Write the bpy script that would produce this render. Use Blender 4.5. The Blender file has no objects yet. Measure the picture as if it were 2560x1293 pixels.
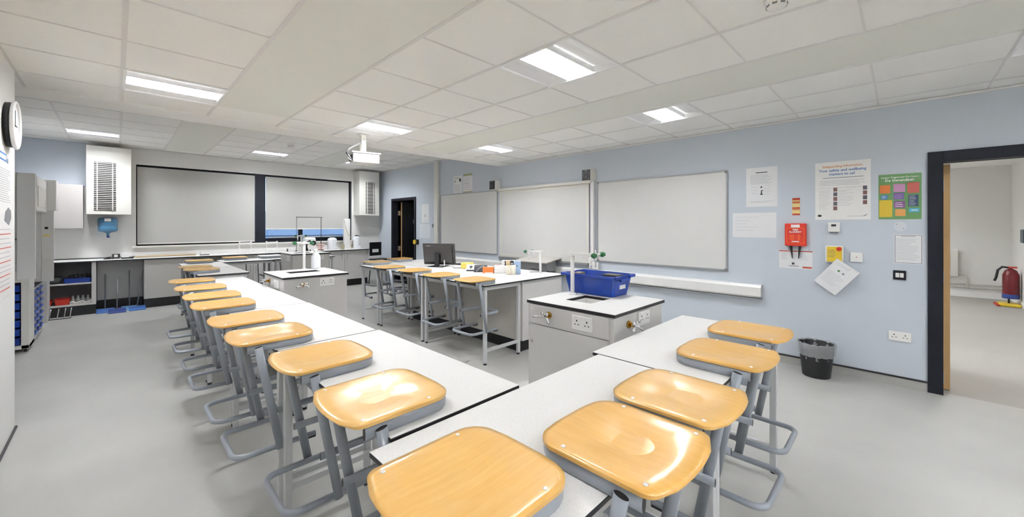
import bpy, bmesh, math, random
from mathutils import Vector, Matrix
random.seed(7)
R = math.radians
SC = bpy.context.scene
COL = SC.collection

# ---------------------------------------------------------------- camera, world, exposure
FPX = 980.96
YAW = math.radians(44.737)
cam_d = bpy.data.cameras.new('camera')
cam_d.sensor_width = 36.0
cam_d.sensor_fit = 'HORIZONTAL'
cam_d.lens = 36.0 * FPX / 2560.0
cam_d.shift_y = -83.0 / 2560.0
cam_d.clip_start = 0.02
cam = bpy.data.objects.new('camera', cam_d)
COL.objects.link(cam)
cam.location = (0, 0, 1.45)
cam.rotation_euler = (R(90), 0, YAW - R(90))
SC.camera = cam

SC.view_settings.view_transform = 'Standard'
SC.view_settings.look = 'None'
SC.view_settings.gamma = 1
SC.view_settings.exposure = 0.13
SC.view_settings.use_curve_mapping = False
SC.cycles.max_bounces = 14
SC.cycles.diffuse_bounces = 8
SC.cycles.glossy_bounces = 4
SC.cycles.transmission_bounces = 6
SC.cycles.sample_clamp_indirect = 30.0
SC.cycles.caustics_reflective = False
SC.cycles.caustics_refractive = False

w = bpy.data.worlds.new('daylight')
SC.world = w
w.use_nodes = True
w.node_tree.nodes['Background'].inputs[0].default_value = (0.46, 0.62, 0.78, 1)
w.node_tree.nodes['Background'].inputs[1].default_value = 3.2

LAMP_STRENGTH = 390.0
DIMMED = {(6, 8): 0.22, (9, 8): 0.62, (9, 4): 0.5, (3, 4): 0.33, (6, 2): 0.75, (3, 8): 0.20}    # fittings run below full output


# ---------------------------------------------------------------- materials
def s2l(c):
    out = []
    for v in c:
        v = v / 255.0
        out.append(v / 12.92 if v <= 0.04045 else ((v + 0.055) / 1.055) ** 2.4)
    return tuple(out) + (1.0,)


def mat(name, rgb, rough=0.5, metal=0.0, spec=0.5, coat=0.0, vary=0.0, scale=8.0, bump=0.0, bscale=200.0,
        emit=None, estr=0.0, trans=0.0, alpha=1.0, sub=None):
    m = bpy.data.materials.new(name)
    m.use_nodes = True
    nt = m.node_tree
    b = nt.nodes['Principled BSDF']
    c = s2l(rgb)
    b.inputs['Base Color'].default_value = c
    b.inputs['Roughness'].default_value = rough
    b.inputs['Metallic'].default_value = metal
    b.inputs['Specular IOR Level'].default_value = spec
    b.inputs['Coat Weight'].default_value = coat
    b.inputs['Coat Roughness'].default_value = 0.12
    b.inputs['Transmission Weight'].default_value = trans
    b.inputs['Alpha'].default_value = alpha
    if vary > 0 or bump > 0:
        tc = nt.nodes.new('ShaderNodeTexCoord')
    if vary > 0:
        n = nt.nodes.new('ShaderNodeTexNoise')
        n.inputs['Scale'].default_value = scale
        n.inputs['Detail'].default_value = 4
        nt.links.new(tc.outputs['Object'], n.inputs['Vector'])
        mx = nt.nodes.new('ShaderNodeMix')
        mx.data_type = 'RGBA'
        mx.inputs[6].default_value = tuple(v * (1 - vary) for v in c[:3]) + (1,)
        mx.inputs[7].default_value = tuple(min(1, v * (1 + vary)) for v in c[:3]) + (1,)
        nt.links.new(n.outputs['Fac'], mx.inputs[0])
        nt.links.new(mx.outputs[2], b.inputs['Base Color'])
    if bump > 0:
        n2 = nt.nodes.new('ShaderNodeTexNoise')
        n2.inputs['Scale'].default_value = bscale
        nt.links.new(tc.outputs['Object'], n2.inputs['Vector'])
        bp = nt.nodes.new('ShaderNodeBump')
        bp.inputs['Strength'].default_value = bump
        bp.inputs['Distance'].default_value = 0.002
        nt.links.new(n2.outputs['Fac'], bp.inputs['Height'])
        nt.links.new(bp.outputs[0], b.inputs['Normal'])
    if emit:
        b.inputs['Emission Color'].default_value = s2l(emit)
        b.inputs['Emission Strength'].default_value = estr
    return m


def wood_mat():
    m = mat('birch_plywood', (214, 172, 98), rough=0.32, coat=0.35)
    nt = m.node_tree
    b = nt.nodes['Principled BSDF']
    tc = nt.nodes.new('ShaderNodeTexCoord')
    mp = nt.nodes.new('ShaderNodeMapping')
    mp.inputs['Scale'].default_value = (3.0, 34.0, 3.0)
    nt.links.new(tc.outputs['Object'], mp.inputs[0])
    oi = nt.nodes.new('ShaderNodeObjectInfo')
    ad = nt.nodes.new('ShaderNodeVectorMath')
    ad.operation = 'ADD'
    mu = nt.nodes.new('ShaderNodeMath')
    mu.operation = 'MULTIPLY'
    mu.inputs[1].default_value = 40.0
    nt.links.new(oi.outputs['Random'], mu.inputs[0])
    nt.links.new(mp.outputs[0], ad.inputs[0])
    nt.links.new(mu.outputs[0], ad.inputs[1])
    n = nt.nodes.new('ShaderNodeTexNoise')
    n.inputs['Scale'].default_value = 2.2
    n.inputs['Detail'].default_value = 5
    nt.links.new(ad.outputs[0], n.inputs['Vector'])
    cr = nt.nodes.new('ShaderNodeValToRGB')
    cr.color_ramp.elements[0].position = 0.3
    cr.color_ramp.elements[0].color = s2l((210, 170, 94))
    cr.color_ramp.elements[1].position = 0.7
    cr.color_ramp.elements[1].color = s2l((217, 182, 116))
    nt.links.new(n.outputs['Fac'], cr.inputs[0])
    n2 = nt.nodes.new('ShaderNodeTexNoise')
    n2.inputs['Scale'].default_value = 5.0
    nt.links.new(tc.outputs['Object'], n2.inputs['Vector'])
    mx = nt.nodes.new('ShaderNodeMix')
    mx.data_type = 'RGBA'
    mx.blend_type = 'MULTIPLY'
    mx.inputs[0].default_value = 1.0
    hs = nt.nodes.new('ShaderNodeValToRGB')
    hs.color_ramp.elements[0].color = s2l((244, 224, 178))
    hs.color_ramp.elements[1].color = s2l((255, 250, 246))
    md = nt.nodes.new('ShaderNodeMix')
    md.data_type = 'FLOAT'
    md.inputs[0].default_value = 0.5
    nt.links.new(oi.outputs['Random'], md.inputs[2])
    nt.links.new(n2.outputs['Fac'], md.inputs[3])
    nt.links.new(md.outputs[0], hs.inputs[0])
    nt.links.new(cr.outputs[0], mx.inputs[6])
    nt.links.new(hs.outputs[0], mx.inputs[7])
    nt.links.new(mx.outputs[2], b.inputs['Base Color'])
    return m


def floor_mat():
    m = mat('grey_vinyl', (168, 168, 166), rough=0.42, spec=0.4)
    nt = m.node_tree
    b = nt.nodes['Principled BSDF']
    tc = nt.nodes.new('ShaderNodeTexCoord')
    n = nt.nodes.new('ShaderNodeTexNoise')
    n.inputs['Scale'].default_value = 1.3
    n.inputs['Detail'].default_value = 6
    n2 = nt.nodes.new('ShaderNodeTexNoise')
    n2.inputs['Scale'].default_value = 260
    nt.links.new(tc.outputs['Object'], n.inputs['Vector'])
    nt.links.new(tc.outputs['Object'], n2.inputs['Vector'])
    cr = nt.nodes.new('ShaderNodeValToRGB')
    cr.color_ramp.elements[0].position = 0.3
    cr.color_ramp.elements[0].color = s2l((166, 165, 161))
    cr.color_ramp.elements[1].position = 0.7
    cr.color_ramp.elements[1].color = s2l((178, 177, 172))
    nt.links.new(n.outputs['Fac'], cr.inputs[0])
    mx = nt.nodes.new('ShaderNodeMix')
    mx.data_type = 'RGBA'
    mx.blend_type = 'OVERLAY'
    mx.inputs[0].default_value = 0.12
    nt.links.new(cr.outputs[0], mx.inputs[6])
    nt.links.new(n2.outputs['Fac'], mx.inputs[7])
    nt.links.new(mx.outputs[2], b.inputs['Base Color'])
    return m


def speck_mat():
    m = mat('white_speckled_laminate', (221, 220, 217), rough=0.55, spec=0.25)
    nt = m.node_tree
    b = nt.nodes['Principled BSDF']
    tc = nt.nodes.new('ShaderNodeTexCoord')
    n = nt.nodes.new('ShaderNodeTexNoise')
    n.inputs['Scale'].default_value = 330
    n.inputs['Detail'].default_value = 2
    nt.links.new(tc.outputs['Object'], n.inputs['Vector'])
    cr = nt.nodes.new('ShaderNodeValToRGB')
    cr.color_ramp.elements[0].position = 0.30
    cr.color_ramp.elements[0].color = s2l((190, 186, 180))
    cr.color_ramp.elements[1].position = 0.42
    cr.color_ramp.elements[1].color = s2l((221, 220, 218))
    nt.links.new(n.outputs['Fac'], cr.inputs[0])
    nt.links.new(cr.outputs[0], b.inputs['Base Color'])
    return m


WOOD = wood_mat()
FLOOR = floor_mat()
TOP = speck_mat()
WALLB = mat('pale_blue_paint', (197, 204, 213), rough=0.75, spec=0.3, vary=0.015, scale=2, bump=0.05)
WALLW = mat('white_paint', (226, 225, 222), rough=0.7, spec=0.3, vary=0.012, scale=2, bump=0.05)
TILE = mat('ceiling_tile', (240, 239, 236), rough=0.95, spec=0.1, vary=0.02, scale=60, bump=0.25, bscale=350)
TBAR = mat('ceiling_grid_bar', (224, 222, 220), rough=0.6)
PANEL = mat('grey_ceiling_panel', (230, 230, 223), rough=0.6, spec=0.3)
FIXW = mat('lamp_white_enamel', (238, 238, 238), rough=0.3)
TUBE = mat('fluorescent_tube', (255, 255, 255), emit=(247, 250, 255), estr=LAMP_STRENGTH)
BLACKE = mat('black_edge', (28, 27, 30), rough=0.4)
LEGM = mat('pale_grey_powdercoat', (196, 197, 198), rough=0.4, spec=0.5)
STOOLM = mat('stool_grey_powdercoat', (146, 152, 160), rough=0.33, spec=0.5, coat=0.2)
CAPM = mat('black_plastic', (26, 26, 30), rough=0.45)
CABM = mat('pale_grey_laminate', (206, 204, 202), rough=0.45, spec=0.4, vary=0.01)
CABE = mat('cabinet_edge_grey', (150, 150, 152), rough=0.5)
WHITEP = mat('white_plastic', (232, 231, 229), rough=0.35)
OFFW = mat('off_white_enamel', (219, 217, 210), rough=0.45)
PLINTH = mat('black_plinth', (22, 21, 24), rough=0.5)
NAVY = mat('dark_navy_paint', (24, 26, 34), rough=0.6, spec=0.2)
BLACKD = mat('black_paint_and_shade', (7, 7, 10), rough=0.6, spec=0.2)
OAK = mat('pale_oak_lipping', (196, 158, 106), rough=0.5, vary=0.06, scale=12)
STEEL = mat('brushed_steel', (190, 190, 192), rough=0.3, metal=0.9)
CHROME = mat('chrome', (225, 225, 228), rough=0.12, metal=1.0)
BRASS = mat('brass', (190, 150, 70), rough=0.25, metal=1.0)
ALU = mat('aluminium_trim', (176, 178, 180), rough=0.35, metal=0.5)
BOARD = mat('whiteboard_enamel', (216, 215, 213), rough=0.25, spec=0.5, vary=0.012, scale=2.5)
PAPER = mat('white_paper', (226, 226, 228), rough=0.8)
INK = mat('grey_ink', (120, 120, 124), rough=0.8)
INKL = mat('light_grey_ink', (186, 186, 190), rough=0.8)
INKD = mat('black_ink', (38, 38, 42), rough=0.8)
RED = mat('red_plastic', (196, 44, 28), rough=0.4)
REDINK = mat('red_ink', (180, 66, 44), rough=0.8)
ORNG = mat('orange_plastic', (228, 112, 46), rough=0.5)
YELL = mat('yellow_plastic', (222, 190, 48), rough=0.5)
YELP = mat('pale_yellow_paper', (226, 206, 140), rough=0.8)
BLUET = mat('blue_tray_plastic', (10, 54, 146), rough=0.3, coat=0.2)
BLUED = mat('dark_blue_plastic', (40, 62, 128), rough=0.4)
BLUEM = mat('mid_blue_plastic', (66, 112, 178), rough=0.4)
WATER = mat('blue_bottle_plastic', (70, 120, 154), rough=0.15, coat=0.5)
GREEN = mat('green_lever', (40, 110, 62), rough=0.25, coat=0.3)
BLIND = mat('grey_roller_blind', (180, 179, 175), rough=0.85, spec=0.1, bump=0.1, bscale=500)
GLASS = mat('window_glass', (225, 235, 245), rough=0.02, trans=1.0)
MILKY = mat('milky_plastic', (228, 230, 234), rough=0.35)
DKGREY = mat('dark_grey_plastic', (62, 60, 60), rough=0.4)
MIDGREY = mat('mid_grey', (138, 138, 140), rough=0.5)
BEIGE = mat('beige_panel', (188, 184, 178), rough=0.6)
CREAM = mat('cream_card', (226, 220, 204), rough=0.7)
LBLUE = mat('light_blue_card', (168, 190, 220), rough=0.7)
BRISTLE = mat('pale_wood', (202, 178, 140), rough=0.7)
SPONGE = mat('yellow_sponge', (212, 192, 96), rough=0.9)
SKYB = mat('outside_brick', (150, 160, 178), rough=0.8, vary=0.2)
LINER = mat('clear_bin_liner', (196, 198, 202), rough=0.25, alpha=0.45)
PINK = mat('pink_rubber', (222, 180, 172), rough=0.6)
GPOST = mat('poster_green', (96, 138, 86), rough=0.6)
POR = mat('poster_orange', (196, 108, 46), rough=0.6)
PLI = mat('poster_lilac', (186, 136, 172), rough=0.6)
PRE = mat('poster_red', (176, 88, 76), rough=0.6)
PBL = mat('poster_blue', (66, 116, 172), rough=0.6)
PPU = mat('poster_purple', (112, 92, 158), rough=0.6)
PPL = mat('poster_plum', (128, 80, 138), rough=0.6)
PNA = mat('poster_navy', (48, 66, 98), rough=0.6)
PYE = mat('poster_yellow', (206, 176, 52), rough=0.6)
POL = mat('poster_light_orange', (216, 154, 86), rough=0.6)
PCY = mat('poster_cyan', (84, 166, 196), rough=0.6)
PHB = mat('photo_brown', (122, 88, 82), rough=0.6, vary=0.4, scale=120)
PHG = mat('photo_grey', (92, 88, 98), rough=0.6, vary=0.4, scale=120)
INKB = mat('blue_ink', (70, 110, 170), rough=0.8)
INKO = mat('orange_ink', (206, 128, 72), rough=0.8)
CLEARP = mat('clear_grey_plastic', (176, 180, 178), rough=0.2)


# ---------------------------------------------------------------- mesh builder
class MB:
    def __init__(self):
        self.bm = bmesh.new()
        self.mats = []

    def mi(self, m):
        if m not in self.mats:
            self.mats.append(m)
        return self.mats.index(m)

    def box(self, m, x0, x1, y0, y1, z0, z1, bev=0.0, rot=None, seg=2):
        bm = self.bm
        pts = [(x, y, z) for x in (x0, x1) for y in (y0, y1) for z in (z0, z1)]
        vs = [bm.verts.new(p) for p in pts]
        i = self.mi(m)
        fs = []
        for f in ((0, 1, 3, 2), (4, 6, 7, 5), (0, 4, 5, 1), (2, 3, 7, 6), (0, 2, 6, 4), (1, 5, 7, 3)):
            fc = bm.faces.new([vs[k] for k in f])
            fc.material_index = i
            fs.append(fc)
        if bev > 0:
            es = list({e for f in fs for e in f.edges})
            r = bmesh.ops.bevel(bm, geom=es, offset=bev, segments=seg, profile=0.5, affect='EDGES')
            vs = list({v for f in r['faces'] for v in f.verts} | {v for v in vs if v.is_valid})
            for f in {f for v in vs for f in v.link_faces}:
                f.material_index = i
        if rot is not None:
            bmesh.ops.transform(bm, matrix=rot, verts=[v for v in vs if v.is_valid])
        return self

    def poly(self, m, pts):
        vs = [self.bm.verts.new(p) for p in pts]
        f = self.bm.faces.new(vs)
        f.material_index = self.mi(m)
        return self

    def prism(self, m, pts, h, axis='z', smooth=False):
        """pts: list of (a,b); extruded from h[0] to h[1] along axis."""
        bm = self.bm

        def P(a, b, c):
            return {'z': (a, b, c), 'x': (c, a, b), 'y': (a, c, b)}[axis]
        lo = [bm.verts.new(P(a, b, h[0])) for a, b in pts]
        hi = [bm.verts.new(P(a, b, h[1])) for a, b in pts]
        i = self.mi(m)
        n = len(pts)
        f = bm.faces.new(lo[::-1]); f.material_index = i
        f = bm.faces.new(hi); f.material_index = i
        for k in range(n):
            f = bm.faces.new((lo[k], lo[(k + 1) % n], hi[(k + 1) % n], hi[k]))
            f.material_index = i
            f.smooth = smooth
        return self

    def tube(self, m, path, rx, rz=None, n=12, closed=False, up=(0, 0, 1), capm=None):
        """ellipse swept along a path; rx across, rz along 'up'."""
        bm = self.bm
        rz = rx if rz is None else rz
        i = self.mi(m)
        P = [Vector(p) for p in path]
        rings = []
        N = len(P)
        for k in range(N):
            if closed:
                d = P[(k + 1) % N] - P[k - 1]
            else:
                d = (P[min(k + 1, N - 1)] - P[max(k - 1, 0)])
            d.normalize()
            u = Vector(up)
            if abs(u.dot(d)) > 0.98:
                u = Vector((0, 1, 0)) if abs(d.y) < 0.9 else Vector((1, 0, 0))
            s = d.cross(u).normalized()
            u = s.cross(d).normalized()
            rings.append([bm.verts.new(P[k] + s * math.cos(t) * rx + u * math.sin(t) * rz)
                          for t in (2 * math.pi * j / n for j in range(n))])
        for k in range(N if closed else N - 1):
            a, b = rings[k], rings[(k + 1) % N]
            for j in range(n):
                f = bm.faces.new((a[j], a[(j + 1) % n], b[(j + 1) % n], b[j]))
                f.material_index = i
                f.smooth = True
        if not closed:
            c = self.mi(capm or m)
            f = bm.faces.new(rings[0][::-1]); f.material_index = c
            f = bm.faces.new(rings[-1]); f.material_index = c
        return self

    def cyl(self, m, p0, p1, r0, r1=None, n=16):
        r1 = r0 if r1 is None else r1
        bm = self.bm
        a, b = Vector(p0), Vector(p1)
        d = (b - a).normalized()
        u = Vector((0, 0, 1)) if abs(d.z) < 0.9 else Vector((1, 0, 0))
        s = d.cross(u).normalized()
        u = s.cross(d)
        i = self.mi(m)
        A = [bm.verts.new(a + (s * math.cos(t) + u * math.sin(t)) * r0) for t in (2 * math.pi * j / n for j in range(n))]
        B = [bm.verts.new(b + (s * math.cos(t) + u * math.sin(t)) * r1) for t in (2 * math.pi * j / n for j in range(n))]
        for j in range(n):
            f = bm.faces.new((A[j], A[(j + 1) % n], B[(j + 1) % n], B[j]))
            f.material_index = i
            f.smooth = True
        f = bm.faces.new(A[::-1]); f.material_index = i
        f = bm.faces.new(B); f.material_index = i
        return self

    def lathe(self, m, prof, c=(0, 0, 0), n=24, sx=1.0, sy=1.0):
        bm = self.bm
        i = self.mi(m)
        rings = []
        for r, z in prof:
            rings.append([bm.verts.new((c[0] + math.cos(t) * max(r, 1e-4) * sx, c[1] + math.sin(t) * max(r, 1e-4) * sy, c[2] + z))
                          for t in (2 * math.pi * j / n for j in range(n))])
        for a, b in zip(rings, rings[1:]):
            for j in range(n):
                f = bm.faces.new((a[j], a[(j + 1) % n], b[(j + 1) % n], b[j]))
                f.material_index = i
                f.smooth = True
        f = bm.faces.new(rings[0][::-1]); f.material_index = i
        f = bm.faces.new(rings[-1]); f.material_index = i
        return self

    def ball(self, m, c, r, sz=1.0):
        prof = [(r * math.sin(math.pi * k / 10), -r * sz * math.cos(math.pi * k / 10)) for k in range(11)]
        return self.lathe(m, prof, c, n=16)

    def text(self, m, s, size, mtx, align='CENTER', bold=0.0):
        cu = bpy.data.curves.new('t', 'FONT')
        cu.body = s
        cu.size = size
        cu.align_x = align
        cu.offset = bold
        cu.resolution_u = 2
        ob = bpy.data.objects.new('t', cu)
        COL.objects.link(ob)
        bpy.context.view_layer.update()
        me = ob.evaluated_get(bpy.context.evaluated_depsgraph_get()).to_mesh()
        i = self.mi(m)
        vs = [self.bm.verts.new(mtx @ v.co) for v in me.vertices]
        for p in me.polygons:
            try:
                f = self.bm.faces.new([vs[k] for k in p.vertices])
                f.material_index = i
            except ValueError:
                pass
        ob.to_mesh_clear()
        bpy.data.objects.remove(ob)
        bpy.data.curves.remove(cu)
        return self

    def done(self, name, parent=None, loc=None, rz=None):
        bmesh.ops.recalc_face_normals(self.bm, faces=self.bm.faces[:])
        me = bpy.data.meshes.new(name)
        self.bm.to_mesh(me)
        self.bm.free()
        for m in self.mats:
            me.materials.append(m)
        o = bpy.data.objects.new(name, me)
        COL.objects.link(o)
        if parent:
            o.parent = parent
        if loc is not None:
            o.location = loc
        if rz is not None:
            o.rotation_euler = (0, 0, R(rz))
        return o


def tag(o, label, cat, group=None, kind=None):
    o['label'] = label
    o['category'] = cat
    if group:
        o['group'] = group
    if kind:
        o['kind'] = kind
    return o


def thing(name, label, cat, loc=(0, 0, 0), rz=0.0, group=None):
    o = bpy.data.objects.new(name, None)
    o.empty_display_size = 0.05
    COL.objects.link(o)
    o.location = loc
    o.rotation_euler = (0, 0, R(rz))
    return tag(o, label, cat, group)


def struct(o):
    o['kind'] = 'structure'
    return o


def copy_tree(o, loc=None, rz=None, label=None, parent=None, group=None):
    c = o.copy()
    COL.objects.link(c)
    if parent is not None:
        c.parent = parent
    if loc is not None:
        c.location = loc
    if rz is not None:
        c.rotation_euler = (0, 0, R(rz))
    if label:
        c['label'] = label
    if group:
        c['group'] = group
    for ch in list(o.children):
        copy_tree(ch, parent=c)
    return c


XW = 4.98      # board wall
YF = 9.96      # window wall
ZC = 2.553     # near ceiling
ZF = 2.864     # ceiling beyond the bulkhead
XL = -0.51     # side wall beside the camera
LW = -1.6      # left wall of the wide part

# ---------------------------------------------------------------- structure
b = MB()
b.box(FLOOR, LW - 0.1, XW + 0.06, -3.1, YF + 0.1, -0.1, 0)
struct(b.done('floor'))

b = MB()   # board wall with two doorways
for y0, y1, z0, z1 in ((-3.0, -1.22, 0, 3.0), (-1.22, -0.25, 2.0, 3.0), (-0.25, 8.17, 0, 3.0), (8.17, 9.215, 2.07, 3.0), (9.215, YF, 0, 3.0)):
    b.box(WALLB, XW, XW + 0.12, y0, y1, z0, z1)
struct(b.done('wall_right'))

b = MB()   # window wall
for x0, x1, z0, z1, m in ((LW, -0.36, 2.11, 3.0, WALLB), (LW, -0.36, 0, 2.11, WALLW), (-0.36, 0.26, 0, 3.0, WALLW), (0.26, 4.24, 0, 1.07, WALLW),
                          (0.26, 4.24, 2.57, 3.0, WALLW), (4.24, XW + 0.12, 0, 3.0, WALLW)):
    b.box(m, x0, x1, YF, YF + 0.25, z0, z1)
struct(b.done('wall_far'))

b = MB()
b.box(WALLW, XL - 0.12, XL, -3.0, 4.5, 0, 2.7)
struct(b.done('wall_left'))
b = MB()
b.box(WALLB, LW - 0.1, LW, 4.0, YF, 0, 3.0)
b.box(WALLB, LW, XL - 0.12, 3.9, 4.0, 0, 2.7)
struct(b.done('wall_left_far'))
b = MB()
b.box(WALLW, XL - 0.12, XW + 0.12, -3.12, -3.0, 0, 3.0)
struct(b.done('wall_back'))

# vinyl upstand with black capping
b = MB()
for y0, y1 in ((-3.0, -1.31), (-0.165, 8.11), (9.28, 9.3)):
    b.box(FLOOR, XW - 0.012, XW, y0, y1, 0, 0.075)
    b.box(BLACKE, XW - 0.016, XW, y0, y1, 0.075, 0.088)
struct(b.done('baseboard_right'))
b = MB()
b.box(BLACKE, XL, XL + 0.012, -3.0, 4.5, 0, 0.012)
b.box(BLACKE, XL - 0.132, XL + 0.012, 4.5, 4.512, 0, 0.012)
struct(b.done('baseboard_left'))

# ceiling: tiles set a little above the grid bars
XN = [LW, -1.1, XL, 0.035, 0.65, 1.26, 1.865, 2.445, 3.01, 3.61, 4.13, 4.72, XW]
YN = [-3.0, -2.9, -2.3, -1.7, -1.1, -0.5, 0.146, 0.746, 1.37, 2.0, 2.645, 3.30, 3.885, 4.49, 4.95]
near_lamps = [(6, 8), (6, 12), (3, 12), (9, 8), (9, 12), (9, 4), (3, 4), (3, 2), (6, 2), (3, 8)]  # last four are unseen, the rear pair added for ambient light
XFa = [LW, -1.12, -0.53, 0.05, 0.64, 1.24, 1.84, 2.44, 3.04, 3.63, 4.2, 4.6, XW]
YFa = [5.3, 5.75, 6.32, 6.9, 7.45, 8.0, 8.55, 9.15, 9.7, YF]
far_lamps = [(2, 6), (6, 6), (9, 6)]


def ceiling_field(b, X, Y, z, lamps, strips, ylim=None):
    h = 0.012
    for i in range(len(X) - 1):
        for j in range(len(Y) - 1):
            if (i, j) in lamps:
                continue
            x0, x1, y0, y1 = X[i], X[i + 1], Y[j], Y[j + 1]
            st = i in strips and (ylim is None or (y0 >= ylim[i][0] and y1 <= ylim[i][1]))
            m = PANEL if st else TILE
            zz = z + (0.004 if st else 0.005)
            b.poly(m, [(x0, y0, zz), (x0, y1, zz), (x1, y1, zz), (x1, y0, zz)])
    t = z + 0.006
    for i, x in enumerate(X[1:-1], 1):
        b.box(TBAR, x - h, x + h, Y[0], Y[-1], z, t)
    for j, y in enumerate(Y[1:-1], 1):
        run = None
        for i in range(len(X) - 1):
            inside = i in strips and (ylim is None or (ylim[i][0] < y < ylim[i][1]))
            if inside:
                continue
            b.box(TBAR, X[i] + h, X[i + 1] - h, y - 0.006, y + 0.006, z + 0.001, t)


b = MB()
ceiling_field(b, XN, YN, ZC, near_lamps, {4, 8}, {4: (-2.95, 4.5), 8: (-3.1, 4.96)})
b.box(TILE, LW, XW + 0.1, 4.95, 5.30, ZC - 0.012, 3.0)                       # bulkhead
ceiling_field(b, XFa, YFa, ZF, far_lamps, {4, 8}, {4: (5.6, 9.71), 8: (5.6, 9.71)})
b.box(TILE, LW - 0.1, XW + 0.1, -3.1, 4.95, ZC + 0.16, 2.9)
b.box(TILE, LW - 0.1, XW + 0.1, 5.3, YF + 0.2, ZF + 0.16, 3.2)
struct(b.done('ceiling'))

# ceiling perimeter trims
b = MB()
b.box(TBAR, XW - 0.012, XW, -3, 4.95, ZC - 0.018, ZC)
b.box(TBAR, XW - 0.012, XW, 5.3, YF, ZF - 0.018, ZF)
b.box(TBAR, 0.2, XW, YF - 0.012, YF, ZF - 0.018, ZF)
struct(b.done('trim_1'))


def make_lamp(w, l):
    """recessed fitting, w along x, l along y, opening at z=0, tubes run along x"""
    t = thing('ceiling_light', '-', 'ceiling light')
    a = 0.014
    m = MB()   # frame
    m.box(FIXW, 0, w, 0, a, -0.004, 0.01)
    m.box(FIXW, 0, w, l - a, l, -0.004, 0.01)
    m.box(FIXW, 0, a, a, l - a, -0.004, 0.01)
    m.box(FIXW, w - a, w, a, l - a, -0.004, 0.01)
    m.done('frame', t)
    m = MB()   # housing with reflector wings
    d = 0.075
    y1, y2 = l * 0.33, l * 0.70
    for pts in ([(a, 0.008), (a, 0.012), (y1 * 0.5, 0.045), (y1, 0.055), (y1, 0.05), (y1 * 0.5, 0.04)],
                [(l - a, 0.008), (l - a, 0.012), (l - (l - y2) * 0.5, 0.045), (y2, 0.055), (y2, 0.05), (l - (l - y2) * 0.5, 0.04)]):
        m.prism(FIXW, pts, (a, w - a), 'x')
    m.box(FIXW, a, w - a, a, l - a, d, d + 0.004)
    for x in (a, w - a - 0.003):
        m.box(FIXW, x, x + 0.003, a, l - a, 0.006, d)
    m.done('reflector', t)
    for k, yy in enumerate((l * 0.44, l * 0.59)):
        m = MB()
        m.cyl(TUBE, (0.035, yy, 0.040), (w - 0.035, yy, 0.040), 0.013, n=8)
        m.box(FIXW, 0.018, 0.035, yy - 0.014, yy + 0.014, 0.026, 0.054)
        m.box(FIXW, w - 0.035, w - 0.018, yy - 0.014, yy + 0.014, 0.026, 0.054)
        m.done('tube', t)
    m = MB()   # louvre
    for yy, zt in ((y1, 0.048), (l * 0.515, 0.033), (y2, 0.048)):
        m.box(FIXW, a, w - a, yy - 0.002, yy + 0.002, 0.006, zt)
    for k in range(1, 12):
        xx = a + (w - 2 * a) * k / 12
        m.box(FIXW, xx - 0.001, xx + 0.001, y1, y2, 0.006, 0.022)
    m.done('louvre', t)
    return t


lamp0 = make_lamp(0.57, 0.60)
LL = {(6, 8): 'recessed ceiling light, the large one above the sink cabinet holding the blue tray',
      (6, 12): 'recessed ceiling light just in front of the hanging projector',
      (3, 12): 'recessed ceiling light before the bulkhead, next to the long plain grey panel',
      (9, 8): 'recessed ceiling light nearest the top of the rightmost big whiteboard',
      (9, 12): 'recessed ceiling light beside the bulkhead end, above the middle whiteboard',
      (9, 4): 'recessed ceiling light cut by the picture edge, in front of the corridor doorway'}
first = True
fitted = []
for (i, j) in near_lamps:
    lb = LL.get((i, j), 'unseen recessed ceiling light put in for overall brightness')
    loc = (XN[i] + 0.002, YN[j] + 0.002, ZC)
    if first:
        lamp0.location = loc
        lamp0['label'] = lb
        lamp0['group'] = 'recessed ceiling lights'
        first = False
    else:
        copy_tree(lamp0, loc, 0, lb)
    lc = lamp0 if len(fitted) == 0 else [o for o in COL.objects if o.name.startswith('ceiling_light') and (o.location - Vector(loc)).length < 1e-4][-1]
    fitted.append(lc)
    lc.scale = ((XN[i + 1] - XN[i] - 0.004) / 0.57, (YN[j + 1] - YN[j] - 0.004) / 0.60, 1)
for (i, j), lc in zip(near_lamps, fitted):
    if (i, j) in DIMMED:
        dm = mat('fluorescent_tube_dimmed', (255, 255, 255), emit=(247, 250, 255), estr=LAMP_STRENGTH * DIMMED[(i, j)])
        for ch in lc.children:
            if ch.name.startswith('tube'):
                ch.data = ch.data.copy()
                for q in range(len(ch.data.materials)):
                    if ch.data.materials[q] == TUBE:
                        ch.data.materials[q] = dm
lampF = fitted[1]
FL = {(2, 6): 'small far recessed ceiling light over the wall cabinet corner by the left ventilation unit',
      (6, 6): 'small far recessed ceiling light in front of the window blinds',
      (9, 6): 'small far recessed ceiling light partly hidden behind the projector'}
for (i, j) in far_lamps:
    lc = copy_tree(lampF, (XFa[i] + 0.002, YFa[j] + 0.002, ZF), 0, FL[(i, j)])
    lc.scale = ((XFa[i + 1] - XFa[i] - 0.004) / 0.57, (YFa[j + 1] - YFa[j] - 0.004) / 0.60, 1)

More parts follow.
